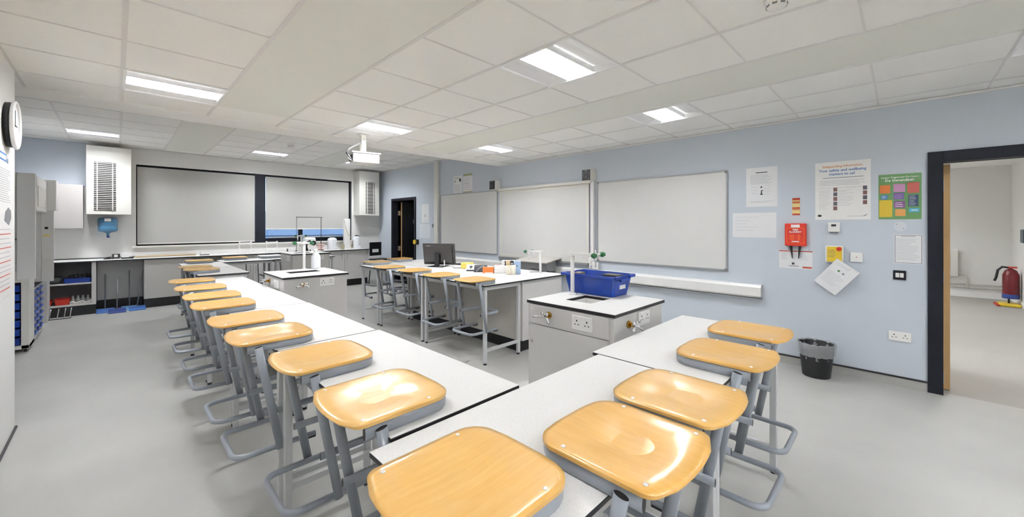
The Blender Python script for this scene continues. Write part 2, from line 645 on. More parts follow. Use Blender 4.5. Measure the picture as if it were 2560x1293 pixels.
# ---------------------------------------------------------------- windows
b = MB()
Z0, Z1 = 1.07, 2.57
yo = YF + 0.10
for x0, x1 in ((0.26, 0.32), (2.13, 2.32), (4.18, 4.24)):
    b.box(NAVY, x0, x1, YF + (0.0 if x0 > 2 and x1 < 3 else 0.06), YF + 0.16, Z0, Z1)
b.box(NAVY, 0.26, 4.24, YF + 0.06, YF + 0.16, Z1 - 0.05, Z1)
b.box(NAVY, 0.26, 4.24, YF + 0.06, YF + 0.16, Z0, Z0 + 0.09)
b.box(NAVY, 2.32, 4.18, YF + 0.07, YF + 0.14, 1.20, 1.215)
b.box(NAVY, 3.02, 3.10, YF + 0.07, YF + 0.14, Z0, Z1)
b.box(NAVY, 1.20, 1.26, YF + 0.07, YF + 0.14, Z0, Z1)
fr = struct(b.done('window_1'))
b = MB()
b.box(GLASS, 0.32, 4.18, YF + 0.115, YF + 0.121, Z0 + 0.09, Z1 - 0.05)
b.done('pane', fr)
b = MB()
b.box(ALU, 2.40, 2.98, YF + 0.03, YF + 0.06, 1.165, 1.19, 0.004)
b.box(ALU, 3.14, 4.10, YF + 0.03, YF + 0.06, 1.165, 1.19, 0.004)
b.done('window_handle', fr)
b = MB()
b.box(OFFW, 0.20, 4.30, YF - 0.05, YF + 0.06, 1.035, 1.07, 0.006)
struct(b.done('trim_2'))


def blind(x0, x1, z0, z1, label):
    t = thing('roller_blind', label, 'blind', ((x0 + x1) / 2, YF + 0.02, z0), 0, 'roller blinds')
    hw = (x1 - x0) / 2
    m = MB(); m.box(BLIND, -hw, hw, -0.002, 0.002, 0.012, z1 - z0 - 0.03); m.done('blind_fabric', t)
    m = MB(); m.box(OFFW, -hw, hw, -0.007, 0.007, 0, 0.022, 0.004); m.done('bottom_bar', t)
    m = MB(); m.cyl(NAVY, (-hw, 0.012, z1 - z0 - 0.018), (hw, 0.012, z1 - z0 - 0.018), 0.018); m.done('roller', t)


blind(0.275, 2.125, 1.095, 2.56, 'grey roller blind pulled fully down over the left window')
blind(2.33, 4.165, 1.355, 2.56, 'grey roller blind stopped short, leaving a strip of blue window below')

# view outside: low brick building and ground
b = MB(); b.box(SKYB, -8, 14, 24, 25, -2, 2.2); b.box(SKYB, -10, 16, YF + 0.3, 30, -0.6, -0.5)
struct(b.done('exterior'))


# ---------------------------------------------------------------- doors
def frame_door(name, y0, y1, zt, wdt, m):
    b = MB()
    xa, xb = XW - 0.022, XW + 0.14
    b.box(m, xa, xb, y1 - wdt, y1, 0, zt, 0.002)
    b.box(m, xa, xb, y0, y0 + wdt, 0, zt, 0.002)
    b.box(m, xa, xb, y0 + wdt, y1 - wdt, zt - wdt, zt, 0.002)
    return struct(b.done(name))


d1 = frame_door('door_1', -1.30, -0.166, 2.083, 0.092, NAVY)
# open leaf, swung into the corridor: only its oak edge shows
b = MB()
b.box(OAK, 5.125, 5.99, -0.306, -0.262, 0.01, 1.985)
b.done('door_leaf', d1)
b = MB()
for z in (0.06, 0.95, 1.75):
    b.box(STEEL, 5.116, 5.128, -0.27, -0.25, z, z + 0.10)
b.done('hinge', d1)

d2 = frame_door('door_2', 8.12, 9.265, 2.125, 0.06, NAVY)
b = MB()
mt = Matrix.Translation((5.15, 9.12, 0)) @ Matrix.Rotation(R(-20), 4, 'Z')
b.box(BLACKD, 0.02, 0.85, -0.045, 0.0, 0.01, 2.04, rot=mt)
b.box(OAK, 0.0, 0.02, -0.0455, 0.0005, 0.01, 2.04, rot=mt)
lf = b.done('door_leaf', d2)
b = MB()
b.box(STEEL, 0.30, 0.32, -0.052, -0.045, 1.50, 1.58, rot=mt)
b.box(STEEL, 0.32, 0.52, -0.052, -0.045, 1.545, 1.562, rot=mt)
b.done('door_sign', d2)
b = MB()
for z in (0.8, 1.70):
    b.box(STEEL, 5.08, 5.14, 9.13, 9.15, z, z + 0.12)
b.done('hinge', d2)
b = MB()   # unlit store room behind, its darkness painted as black surfaces
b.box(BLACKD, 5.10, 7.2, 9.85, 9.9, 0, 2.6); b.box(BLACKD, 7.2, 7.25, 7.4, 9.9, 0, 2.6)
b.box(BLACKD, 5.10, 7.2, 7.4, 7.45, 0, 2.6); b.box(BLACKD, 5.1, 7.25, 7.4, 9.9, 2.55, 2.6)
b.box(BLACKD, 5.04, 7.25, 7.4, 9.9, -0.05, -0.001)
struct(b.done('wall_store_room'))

# corridor / lobby beyond the near doorway
CFLOOR = mat('lobby_floor', (158, 155, 148), rough=0.55, vary=0.07, scale=2.0)
b = MB(); b.box(CFLOOR, XW + 0.06, 12.4, -2.2, 3.2, -0.1, 0); struct(b.done('floor_lobby'))
b = MB()
b.box(WALLW, 12.15, 12.3, -2.2, 3.2, 0, 2.8)
b.box(WALLW, 5.1, 12.2, -1.66, -1.52, 0, 2.8)
b.box(WALLW, 5.1, 12.2, 3.0, 3.1, 0, 2.8)
struct(b.done('wall_lobby'))
b = MB(); b.box(TILE, 5.1, 12.3, -2.2, 3.2, 2.62, 2.75); struct(b.done('ceiling_lobby'))
b = MB(); b.box(WHITEP, 12.132, 12.15, -1.52, 3.0, 0, 0.11); b.box(WHITEP, 5.1, 12.13, -1.52, -1.505, 0, 0.11); struct(b.done('baseboard_lobby'))
for k, (x, y, lb) in enumerate(((9.6, 0.6, 'small bright lobby ceiling light glimpsed at the top corner of the doorway'),
                                (6.6, -0.6, 'unseen ceiling light added to brighten the lobby, above the corridor entrance'),
                                (6.6, 1.6, 'unseen ceiling light added to brighten the lobby, behind the open door leaf'),
                                (9.0, 2.2, 'unseen ceiling light added to brighten the lobby, deep inside it'),
                                (11.0, 1.4, 'unseen ceiling light added to brighten the lobby, near the radiator wall'))):
    copy_tree(lampF, (x - 0.28, y - 0.3, 2.54), 0, lb)  # all but the first are added out of view to brighten the lobby
t = thing('spotlight', 'small round spotlight glowing at the top corner of the corridor doorway', 'spotlight', (9.4, -0.56, 2.62))
b = MB(); b.cyl(FIXW, (0, 0, -0.05), (0, 0, 0), 0.07); b.done('lamp_body', t)
b = MB(); b.cyl(mat('spot_glow', (255, 255, 255), emit=(220, 235, 255), estr=40), (0, 0, -0.056), (0, 0, -0.05), 0.05); b.done('lamp_lens', t)

t = thing('radiator', 'white panel radiator on the lobby wall seen through the doorway', 'radiator', (12.1, -0.4, 0.41))
b = MB(); b.box(OFFW, -0.05, 0.02, -0.43, 0.7, 0, 0.55, 0.01)
for k in range(14):
    b.box(OFFW, -0.056, -0.05, -0.40 + k * 0.08, -0.36 + k * 0.08, 0.03, 0.52)
b.done('radiator_panel', t)
b = MB(); b.tube(OFFW, [(0, -0.43, 0.06), (0, -0.52, 0.06), (0, -0.55, 0.0), (0.0, -0.55, -0.22)], 0.012); b.done('valve_pipe', t)
b = MB()
b.tube(OFFW, [(12.12, -1.45, 0.26), (12.12, 2.8, 0.26)], 0.011); b.tube(OFFW, [(12.12, -1.45, 0.19), (12.12, 2.8, 0.19)], 0.011)
tag(b.done('heating_pipe'), 'pair of white heating pipes running low along the lobby wall', 'pipe')

# fire extinguishers on a yellow stand
t = thing('extinguisher_stand', 'yellow floor stand under the red fire extinguisher in the lobby', 'stand', (11.3, -1.36, 0))
b = MB(); b.box(YELL, -0.16, 0.16, -0.14, 0.10, 0.0, 0.05, 0.015); b.box(REDINK, -0.18, 0.18, 0.10, 0.14, 0, 0.03, 0.005); b.done('base', t)
b = MB(); b.tube(CAPM, [(0.0, -0.02, 0.04), (0.0, -0.02, 0.14)], 0.012); b.done('post', t)
t = thing('fire_extinguisher', 'dark red fire extinguisher with a black hose on the yellow stand', 'fire extinguisher', (11.28, -1.40, 0.14))
b = MB(); b.lathe(mat('extinguisher_red', (98, 14, 22), rough=0.3), [(0.09, 0), (0.1, 0.02), (0.1, 0.42), (0.07, 0.5), (0.03, 0.53)]); b.done('cylinder', t)
b = MB(); b.lathe(BLUED, [(0.101, 0.0), (0.104, 0.01), (0.104, 0.07), (0.101, 0.08)]); b.done('foot_band', t)
b = MB(); b.box(REDINK, -0.02, 0.02, -0.07, 0.05, 0.54, 0.57); b.cyl(CAPM, (0, 0, 0.52), (0, 0, 0.56), 0.02); b.done('handle', t)
b = MB(); b.tube(CAPM, [(0, 0.02, 0.55), (-0.02, 0.1, 0.56), (-0.02, 0.15, 0.5), (-0.02, 0.17, 0.36), (-0.02, 0.19, 0.3)], 0.018); b.done('hose', t)
t = thing('wall_box', 'dark teal box fixed to the lobby wall above the fire extinguisher', 'box', (10.4, -1.44, 1.16))
b = MB(); b.box(mat('teal_dark', (34, 52, 60), rough=0.4), -0.12, 0.12, -0.08, 0.04, 0, 0.22, 0.01); b.done('casing', t)
b = MB(); b.box(LBLUE, -0.125, -0.119, -0.07, 0.03, 0.01, 0.21); b.done('side_panel', t)


# ---------------------------------------------------------------- lab tables
def table(x0, x1, y0, y1, zt, label, group, stretch='x'):
    cx, cy = (x0 + x1) / 2, (y0 + y1) / 2
    t = thing('lab_table', label, 'table', (cx, cy, 0), 0, group)
    hx, hy = (x1 - x0) / 2 - 0.002, (y1 - y0) / 2 - 0.002
    b = MB()
    b.box(BLACKE, -hx, hx, -hy, hy, zt - 0.016, zt - 0.0015, 0.003)
    b.box(TOP, -hx + 0.001, hx - 0.001, -hy + 0.001, hy - 0.001, zt - 0.0015, zt)
    b.done('table_top', t)
    i = 0.022
    l = 0.034
    ax, ay = hx - i, hy - i
    b = MB()
    zt2 = zt - 0.016
    b.box(LEGM, -ax, ax, -ay, -ay + l * 0.8, zt2 - 0.04, zt2)
    b.box(LEGM, -ax, ax, ay - l * 0.8, ay, zt2 - 0.04, zt2)
    b.box(LEGM, -ax, -ax + l * 0.8, -ay + l, ay - l, zt2 - 0.04, zt2)
    b.box(LEGM, ax - l * 0.8, ax, -ay + l, ay - l, zt2 - 0.04, zt2)
    b.done('under_frame', t)
    for sx in (-1, 1):
        for sy in (-1, 1):
            X0 = sx * ax - (l if sx > 0 else 0)
            Y0 = sy * ay - (l if sy > 0 else 0)
            b = MB()
            b.box(LEGM, X0, X0 + l, Y0, Y0 + l, 0.018, zt2 - 0.04, 0.003)
            lg = b.done('leg', t)
            b = MB(); b.cyl(CAPM, (X0 + l / 2, Y0 + l / 2, 0), (X0 + l / 2, Y0 + l / 2, 0.018), 0.017); b.done('foot', lg)
    if stretch == 'x':
        for sy in (-1, 1):
            Y0 = sy * ay - (l if sy > 0 else 0)
            b = MB(); b.box(LEGM, -ax + l, ax - l, Y0 + 0.006, Y0 + l - 0.006, 0.13, 0.16); b.done('stretcher', t)
    else:
        for sx in (-1, 1):
            X0 = sx * ax - (l if sx > 0 else 0)
            b = MB(); b.box(LEGM, X0 + 0.006, X0 + l - 0.006, -ay + l, ay - l, 0.13, 0.16); b.done('stretcher', t)
    return t


G1 = 'white tables of the left stool row'
ZT = 0.83
table(0.56, 1.105, 1.05, 2.205, ZT, 'white speckled table meeting the near cross table, two stools hung on it', G1)
table(0.555, 1.09, 2.21, 3.385, ZT, 'white table next to the front one in the left stool row', G1)
table(0.56, 1.085, 3.39, 4.52, ZT, 'white table passing beside the sink cabinet with the wash bottle', G1)
table(0.56, 1.085, 4.525, 5.65, ZT, 'last white table of the long left stool row, before the gap', G1)
G2 = 'white tables of the near cross row'
table(0.485, 1.635, 0.475, 1.035, ZT, 'nearest white speckled table, three stool seats resting on it', G2, 'y')
t = table(1.64, 2.755, 0.49, 1.075, ZT, 'white table between the blue tray cabinet and the board wall bin', G2, 'y')
G3 = 'tables in front of the demonstration desk'
table(2.655, 3.235, 3.025, 4.195, ZT, 'open framed table at the near end of the demonstration desk', G3)
table(2.655, 3.235, 4.20, 5.37, ZT, 'open framed table in front of the computer monitor', G3)
table(2.655, 3.235, 5.375, 5.96, ZT, 'short open framed table at the far end, by the black doorway', G3)
G4 = 'tables near the window counter'
table(0.71, 1.25, 6.13, 7.2, ZT, 'white table standing alone behind the long left stool row', G4)
table(0.71, 1.25, 7.205, 8.28, ZT, 'white table nearest the beige cupboard door under the counter', G4)
table(1.255, 2.02, 8.06, 8.62, ZT, 'white table set crosswise in front of the window counter', G4, 'y')
table(2.025, 3.12, 8.12, 8.66, ZT, 'white table half hidden behind the far sink cabinet', G4, 'y')

# ---------------------------------------------------------------- stool
def u_path(x0, x1, hw, r, z, closed_low=True, n=7):
    """U with its closed end at x0 (or x1 when closed_low False); arms run in x"""
    pts = []
    if closed_low:
        pts.append((x1, hw, z))
        for k in range(n):
            t = math.pi / 2 * k / (n - 1)
            pts.append((x0 + r - r * math.sin(t), hw - r + r * math.cos(t), z))
        for k in range(n):
            t = math.pi / 2 * k / (n - 1)
            pts.append((x0 + r - r * math.cos(t), -hw + r - r * math.sin(t), z))
        pts.append((x1, -hw, z))
    else:
        pts.append((x0, hw, z))
        for k in range(n):
            t = math.pi / 2 * k / (n - 1)
            pts.append((x1 - r + r * math.sin(t), hw - r + r * math.cos(t), z))
        for k in range(n):
            t = math.pi / 2 * k / (n - 1)
            pts.append((x1 - r + r * math.cos(t), -hw + r - r * math.sin(t), z))
        pts.append((x0, -hw, z))
    return pts


def seat_outline(D=0.365, W=0.178, n=64):
    pts = []

    def arc(cx, cy, r, a0, a1, k):
        for i in range(k):
            a = R(a0 + (a1 - a0) * i / (k - 1))
            pts.append((cx + r * math.cos(a), cy + r * math.sin(a)))
    rf = 0.075
    arc(D - rf, W - rf, rf, 90, 10, 8)
    # gently bowed front edge
    for k in range(1, 6):
        y = (W - rf) * (1 - 2 * k / 6)
        pts.append((D + 0.006 * math.cos(math.pi * (y / W) / 2), y))
    arc(D - rf, -W + rf, rf, -10, -90, 8)
    rr = 0.036
    arc(0.018 + rr, -W + rr, rr, -90, -165, 7)
    for k in range(1, 8):
        y = -(W - rr) + 2 * (W - rr) * k / 8
        pts.append((0.018 - 0.024 * math.cos(math.pi * (y / W) / 2.15), y))
    arc(0.018 + rr, W - rr, rr, 165, 90, 7)
    return pts


def make_stool():
    t = thing('lab_stool', '-', 'stool')
    zs = 0.548          # underside of plywood above stool base
    # plywood seat
    out = seat_outline()
    bm = MB()
    i = bm.mi(WOOD)
    c = Vector((0.18, 0.0))
    rings = 12

    def hz(x, y):
        u = (x - 0.17) / 0.12
        v = y / 0.11
        d = -0.013 * math.exp(-(u * u + v * v))
        d += 0.004 * math.exp(-(((x - 0.27) / 0.06) ** 2 + (y / 0.05) ** 2))
        d -= 0.006 * max(0.0, (0.05 - x) / 0.05) ** 2
        return d
    top, bot = [], []
    th = 0.012
    for k in range(1, rings + 1):
        s = k / rings
        top.append([]); bot.append([])
        for (x, y) in out:
            px, py = c.x + (x - c.x) * s, c.y + (y - c.y) * s
            z = zs + th + hz(px, py)
            ins = 1.0
            if k == rings:
                z -= 0.0025
            top[-1].append(bm.bm.verts.new((px, py, z)))
            bot[-1].append(bm.bm.verts.new((px, py, min(z - th + 0.004, zs + 0.002) if k < rings else zs)))
    ct = bm.bm.verts.new((c.x, c.y, zs + th + hz(c.x, c.y)))
    N = len(out)
    for j in range(N):
        f = bm.bm.faces.new((ct, top[0][j], top[0][(j + 1) % N])); f.smooth = True; f.material_index = i
    for k in range(rings - 1):
        for j in range(N):
            f = bm.bm.faces.new((top[k][j], top[k + 1][j], top[k + 1][(j + 1) % N], top[k][(j + 1) % N])); f.smooth = True; f.material_index = i
            if k >= rings - 2:
                f = bm.bm.faces.new((bot[k][j], bot[k][(j + 1) % N], bot[k + 1][(j + 1) % N], bot[k + 1][j])); f.material_index = i
    f = bm.bm.faces.new([bot[rings - 2][j] for j in range(N)]); f.material_index = i
    for j in range(N):
        f = bm.bm.faces.new((top[-1][j], bot[-1][j], bot[-1][(j + 1) % N], top[-1][(j + 1) % N])); f.smooth = False; f.material_index = i
    for k in range(rings - 2):
        for v in bot[k]:
            bm.bm.verts.remove(v)
    seat = bm.done('seat', t)
    rv = None
    for (x, y) in ((0.055, 0.148), (0.055, -0.148), (0.275, 0.155), (0.275, -0.155)):
        if rv is None:
            m = MB(); m.lathe(WHITEP, [(0.0065, 0), (0.006, 0.0015), (0.003, 0.003)], (0, 0, 0), n=12)
            rv = m.done('rivet', seat)
        else:
            rv = rv.copy(); COL.objects.link(rv)
        rv.location = (x, y, zs + th - 0.0008)
    # steel rail hugging the seat edge
    m = MB()
    m.tube(STOOLM, u_path(0.05, 0.36, 0.166, 0.075, zs - 0.0205, closed_low=False), 0.0095, 0.0205, n=14, capm=CAPM)
    m.done('seat_rail', t)
    # legs
    for s in (-1, 1):
        m = MB()
        m.tube(STOOLM, [(0.093, s * 0.186, zs - 0.012), (0.19, s * 0.186, 0.012)], 0.0095, 0.0185, n=14, up=(1, 0, 0.2), capm=CAPM)
        m.done('leg', t)
    # footrest
    m = MB()
    m.tube(STOOLM, u_path(0.122, 0.40, 0.166, 0.07, 0.20, closed_low=False), 0.0085, 0.0165, n=12, capm=CAPM)
    m.done('footrest', t)
    # floor runner
    m = MB()
    m.tube(STOOLM, u_path(0.0, 0.36, 0.166, 0.055, 0.0185), 0.0125, 0.0135, n=12, capm=CAPM)
    base = m.done('floor_runner', t)
    for (x, y, a) in ((0.004, 0.10, 0), (0.004, -0.10, 0), (0.33, 0.166, 1), (0.33, -0.166, 1)):
        m = MB()
        if a:
            m.box(CAPM, x - 0.03, x + 0.03, y - 0.011, y + 0.011, 0.0, 0.012, 0.003)
        else:
            m.box(CAPM, x - 0.009, x + 0.009, y - 0.014, y + 0.014, 0.0, 0.012, 0.003)
        m.done('rubber_pad', base)
    return t


ZB = 0.322
stool0 = make_stool()
SG = 'plywood lab stools hung on the tables'
spots = [
    # x, y of the rear centre, heading, label
    (0.378, 0.700, 0, 'bright yellow plywood stool hung on the end of the nearest table, corner of two rows'),
    (0.452, 1.262, 0, 'first stool of the left row, its seat showing a broad white glare'),
    (0.455, 1.820, 0, 'second stool of the left row, hung by the joint of the first two tables'),
    (0.392, 2.395, 0, 'third stool of the left row, fully dished pale seat'),
    (0.385, 2.885, 0, 'fourth stool of the left row, close behind the third'),
    (0.372, 3.540, 0, 'fifth stool of the left row, deeper yellow seat, after a small gap'),
    (0.375, 4.035, 0, 'sixth stool of the left row, yellow seat'),
    (0.372, 4.630, 0, 'seventh stool of the left row, second from its far end'),
    (0.376, 5.270, 0, 'eighth stool, farthest of the long left row'),
    (0.610, 6.560, 0, 'front stool of the two hung on the separate table behind the left row'),
    (0.600, 7.020, 0, 'rear one of two stools on the separate table behind the left row'),
    (0.965, 8.400, -90, 'stool hung on the end of the separate table, steel rail facing the room'),
    (1.515, 8.760, -90, 'stool on the far side of the crosswise table by the window counter'),
    (0.965, 0.342, 90, 'large pale plywood stool on the near cross table, beside the bright yellow one'),
    (1.352, 0.352, 90, 'near cross row stool with a streaked white reflection on its yellow seat'),
    (1.940, 0.372, 90, 'near cross row stool in front of the waste bin, four bright rivets'),
    (2.440, 0.402, 90, 'last stool of the near cross row, closest to the board wall'),
    (2.515, 3.235, 0, 'stool at the near end of the demonstration desk, open frame fully visible'),
    (2.500, 3.825, 0, 'second stool along the demonstration desk, yellow dish in the seat'),
    (2.535, 4.470, 0, 'third stool along the demonstration desk, in front of the monitor'),
    (2.500, 5.070, 0, 'fourth stool along the demonstration desk, partly over the far table'),
    (2.935, 6.140, -90, 'stool on the far edge of the short framed table'),
    (3.480, 6.375, -90, 'stool on the far desk edge just before the black doorway'),
]
for k, (x, y, rz, lb) in enumerate(spots):
    if k == 0:
        o = stool0
        o.location = (x, y, ZB); o.rotation_euler = (0, 0, R(rz)); o['label'] = lb; o['group'] = SG
    else:
        o = copy_tree(stool0, (x, y, ZB), rz, lb)
# one stool has a pale shell seat
o = copy_tree(stool0, (2.07, 8.74, ZB), -90, 'stool with a pale glossy white seat beside the far sink cabinet')
for ch in o.children:
    if ch.name.startswith('seat') and not ch.name.startswith('seat_rail'):
        ch.data = ch.data.copy()
        ch.data.materials[0] = WHITEP
        ch['label'] = 'pale glossy white seat'


# ---------------------------------------------------------------- fittings
def socket(parent, loc, rz, double=True, name='socket'):
    """local: faces -Y, centred, z up"""
    w = 0.146 if double else 0.086
    b = MB()
    b.box(WHITEP, -w / 2, w / 2, -0.009, 0, -0.043, 0.043, 0.003)
    o = b.done(name, parent, loc, rz)
    for cx in ((-0.036, 0.036) if double else (0,)):
        b = MB()
        b.box(INKD, cx - 0.004, cx + 0.004, -0.0095, -0.008, 0.008, 0.018)
        b.box(INKD, cx - 0.016, cx - 0.008, -0.0095, -0.008, -0.012, -0.006)
        b.box(INKD, cx + 0.008, cx + 0.016, -0.0095, -0.008, -0.012, -0.006)
        b.done('pin_holes', o)
        b = MB()
        b.box(WHITEP, cx - 0.022, cx - 0.010, -0.0125, -0.009, 0.020, 0.036, 0.001)
        b.done('rocker_switch', o)
    return o


def gas_tap(parent, loc, rz, m1=CHROME, m2=BRASS):
    b = MB()
    b.cyl(m2, (0, 0.0, 0), (0, -0.012, 0), 0.022)
    b.cyl(m2, (0, -0.012, 0), (0, -0.045, 0), 0.011)
    o = b.done('gas_tap', parent, loc, rz)
    b = MB()
    b.tube(m1, [(0, -0.045, 0), (-0.03, -0.055, -0.005), (-0.075, -0.075, -0.008)], 0.007)
    b.tube(m1, [(0, -0.045, 0), (0.03, -0.055, -0.012), (0.055, -0.07, -0.035)], 0.008)
    b.done('nozzle', o)
    for x in (-0.018, 0.02):
        b = MB()
        b.ball(m1, (x, -0.048, 0.014), 0.012)
        b.box(m1, x - 0.006, x + 0.006, -0.075, -0.045, 0.014, 0.024, 0.003)
        b.done('tap_lever', o)
    return o


def pod(x0, x1, y0, y1, zt, sink, label, sockx=None, tapx=None, socky=None, tapy=None, door=True):
    cx, cy = (x0 + x1) / 2, (y0 + y1) / 2
    t = thing('sink_cabinet', label, 'cabinet', (cx, cy, 0), 0, 'freestanding sink cabinets')
    X0, X1, Y0, Y1 = x0 - cx, x1 - cx, y0 - cy, y1 - cy
    sx0, sx1, sy0, sy1 = sink[0] - cx, sink[1] - cx, sink[2] - cy, sink[3] - cy
    b = MB()
    for m, za, zb, e in ((BLACKE, zt - 0.02, zt - 0.002, 0), (TOP, zt - 0.002, zt, 0.001)):
        b.box(m, X0 + e, X1 - e, Y0 + e, sy0, za, zb)
        b.box(m, X0 + e, X1 - e, sy1, Y1 - e, za, zb)
        b.box(m, X0 + e, sx0, sy0, sy1, za, zb)
        b.box(m, sx1, X1 - e, sy0, sy1, za, zb)
    b.done('worktop', t)
    b = MB()   # basin
    d = 0.13
    q = 0.004
    b.box(WHITEP, sx0 - 0.01, sx1 + 0.01, sy1, sy1 + 0.006, zt - d, zt - 0.02)
    b.box(WHITEP, sx0 - 0.01, sx1 + 0.01, sy0 - 0.006, sy0, zt - d, zt - 0.02)
    b.box(WHITEP, sx0 - 0.01, sx0, sy0, sy1, zt - d, zt - 0.02)
    b.box(WHITEP, sx1, sx1 + 0.01, sy0, sy1, zt - d, zt - 0.02)
    b.box(WHITEP, sx0 - 0.01, sx1 + 0.01, sy0 - 0.006, sy1 + 0.006, zt - d - 0.006, zt - d)
    b.cyl(STEEL, ((sx0 + sx1) / 2, (sy0 + sy1) / 2, zt - d), ((sx0 + sx1) / 2, (sy0 + sy1) / 2, zt - d + 0.003), 0.025)
    b.done('basin', t)
    i = 0.014
    b = MB()
    a0, a1, c0, c1 = X0 + i, X1 - i, Y0 + i, Y1 - i
    k = 0.018
    for box in ((a0, a0 + k, c0, c1), (a1 - k, a1, c0, c1), (a0 + k, a1 - k, c0, c0 + k), (a0 + k, a1 - k, c1 - k, c1)):
        b.box(CABM, box[0], box[1], box[2], box[3], 0.12, zt - 0.02)
    b.box(CABM, a0 + k, a1 - k, c0 + k, c1 - k, 0.12, 0.14)
    b.done('body', t)
    b = MB(); b.box(PLINTH, a0 + 0.03, a1 - 0.03, c0 + 0.03, c1 - 0.03, 0, 0.12); b.done('plinth', t)
    if door:
        b = MB()
        b.box(CABM, a0 - 0.016, a0 - 0.001, c0 + 0.03, c1 - 0.003, 0.125, zt - 0.155, 0.001)
        dd = b.done('door', t)
        b = MB(); b.cyl(STEEL, (a0 - 0.02, c1 - 0.03, zt - 0.27), (a0 - 0.016, c1 - 0.03, zt - 0.27), 0.009); b.done('lock', dd)
        b = MB()
        b.box(CABM, a0 - 0.016, a0 - 0.001, c0 + 0.03, c1 - 0.003, zt - 0.15, zt - 0.024, 0.001)
        b.done('fascia', t)
        fx = a0 - 0.016
    else:
        fx = a0
    if socky: socket(t, (fx, socky - cy, zt - 0.085), -90)
    if tapy: gas_tap(t, (fx, tapy - cy, zt - 0.075), -90)
    if sockx: socket(t, (sockx[0] - cx, c0, sockx[1]), 0, sockx[2])
    if tapx: gas_tap(t, (tapx - cx, c0, zt - 0.085), 0, *((CHROME, BRASS)))
    return t


pod(1.955, 2.60, 1.13, 1.795, 0.95, (2.13, 2.37, 1.405, 1.605), 'grey sink cabinet with the blue tray standing on its top',
    sockx=(2.32, 0.875, True), tapx=2.13, socky=1.345, tapy=1.60)
pod(1.112, 1.74, 4.165, 4.87, 0.95, (1.27, 1.58, 4.49, 4.67), 'grey sink cabinet in mid room with an open sink slot and white wash bottle',
    sockx=(1.52, 0.875, True), tapx=1.29, socky=4.40, tapy=4.66, door=False)
pod(2.13, 2.78, 7.45, 8.10, 0.95, (2.28, 2.55, 7.72, 7.90), 'grey sink cabinet farthest off, in front of the window counter',
    sockx=(2.62, 0.875, False), socky=7.62, tapy=None, door=True)


def water_tap(loc, rz, label, out=(0.12, 0.2), h=0.29):
    """post with a flat arm along +X carrying two outlets"""
    t = thing('swan_neck_tap', label, 'tap', loc, rz, 'white laboratory water taps')
    b = MB()
    b.lathe(WHITEP, [(0.028, 0), (0.028, 0.006), (0.022, 0.01)], n=20)
    b.cyl(WHITEP, (0, 0, 0.008), (0, 0, h), 0.0145)
    b.done('post', t)
    b = MB()
    L = out[1]
    b.prism(WHITEP, [(-0.022, -0.012), (-0.014, -0.02), (L * 0.5, -0.016), (L, -0.013), (L, 0.013), (L * 0.5, 0.016), (-0.014, 0.02), (-0.022, 0.012)],
            (h - 0.004, h + 0.016), 'z')
    b.tube(WHITEP, [(out[1] - 0.01, -0.075, h + 0.004), (out[1] - 0.01, 0.075, h + 0.004)], 0.011)
    b.done('arm', t)
    for s in (-1, 1):
        y = s * 0.07
        b = MB()
        b.cyl(WHITEP, (L - 0.03, y * 0.75, h - 0.006), (L - 0.035, y * 0.75, h - 0.05), 0.011, 0.009)
        b.cyl(WHITEP, (L - 0.035, y * 0.75, h - 0.05), (L - 0.035, y * 0.75, h - 0.085), 0.006, 0.005)
        b.done('outlet', t)
        b = MB()
        b.cyl(GREEN, (L - 0.012, y, h + 0.004), (L + 0.006, y + s * 0.012, h + 0.006), 0.013, 0.021, n=8)
        b.cyl(GREEN, (L + 0.006, y + s * 0.012, h + 0.006), (L + 0.022, y + s * 0.024, h + 0.008), 0.021, 0.013, n=8)
        b.done('lever', t)
    return t


water_tap((2.342, 1.70, 0.95), -78, 'white swan-neck tap with green levers standing before the blue tray', (0.12, 0.19), 0.285)
water_tap((1.50, 4.80, 0.95), -110, 'white swan-neck tap with green levers on the mid room sink cabinet', (0.12, 0.17), 0.30)
water_tap((2.46, 8.03, 0.95), -110, 'white swan-neck tap with green levers on the farthest sink cabinet', (0.12, 0.17), 0.30)
water_tap((3.78, 3.24, 0.83), 98, 'white swan-neck tap with green levers on the demonstration desk', (0.12, 0.17), 0.28)

# deep blue tray on the near pod
t = thing('storage_tray', 'deep blue plastic storage tray resting on a sink cabinet by the tap', 'tray', (2.515, 1.60, 0.951), 0)
b = MB()
hx0, hy0, hx1, hy1, H = 0.105, 0.19, 0.135, 0.215, 0.145


def shell(b, m, hx0, hy0, hx1, hy1, H, th=0.004, base=True):
    def ring(hx, hy, z, r=0.025, n=4):
        pts = []
        for cx, cy, a0 in ((hx - r, hy - r, 0), (-hx + r, hy - r, 90), (-hx + r, -hy + r, 180), (hx - r, -hy + r, 270)):
            for k in range(n):
                a = R(a0 + 90 * k / (n - 1))
                pts.append((cx + r * math.cos(a), cy + r * math.sin(a), z))
        return [b.bm.verts.new(p) for p in pts]
    i = b.mi(m)
    o0 = ring(hx0, hy0, 0); o1 = ring(hx1, hy1, H)
    i1 = ring(hx1 - th, hy1 - th, H); i0 = ring(hx0 - th, hy0 - th, th)
    n = len(o0)
    for A, B_ in ((o0, o1), (o1, i1), (i1, i0)):
        for k in range(n):
            f = b.bm.faces.new((A[k], A[(k + 1) % n], B_[(k + 1) % n], B_[k])); f.material_index = i; f.smooth = False
    f = b.bm.faces.new(o0[::-1]); f.material_index = i
    f = b.bm.faces.new(i0); f.material_index = i


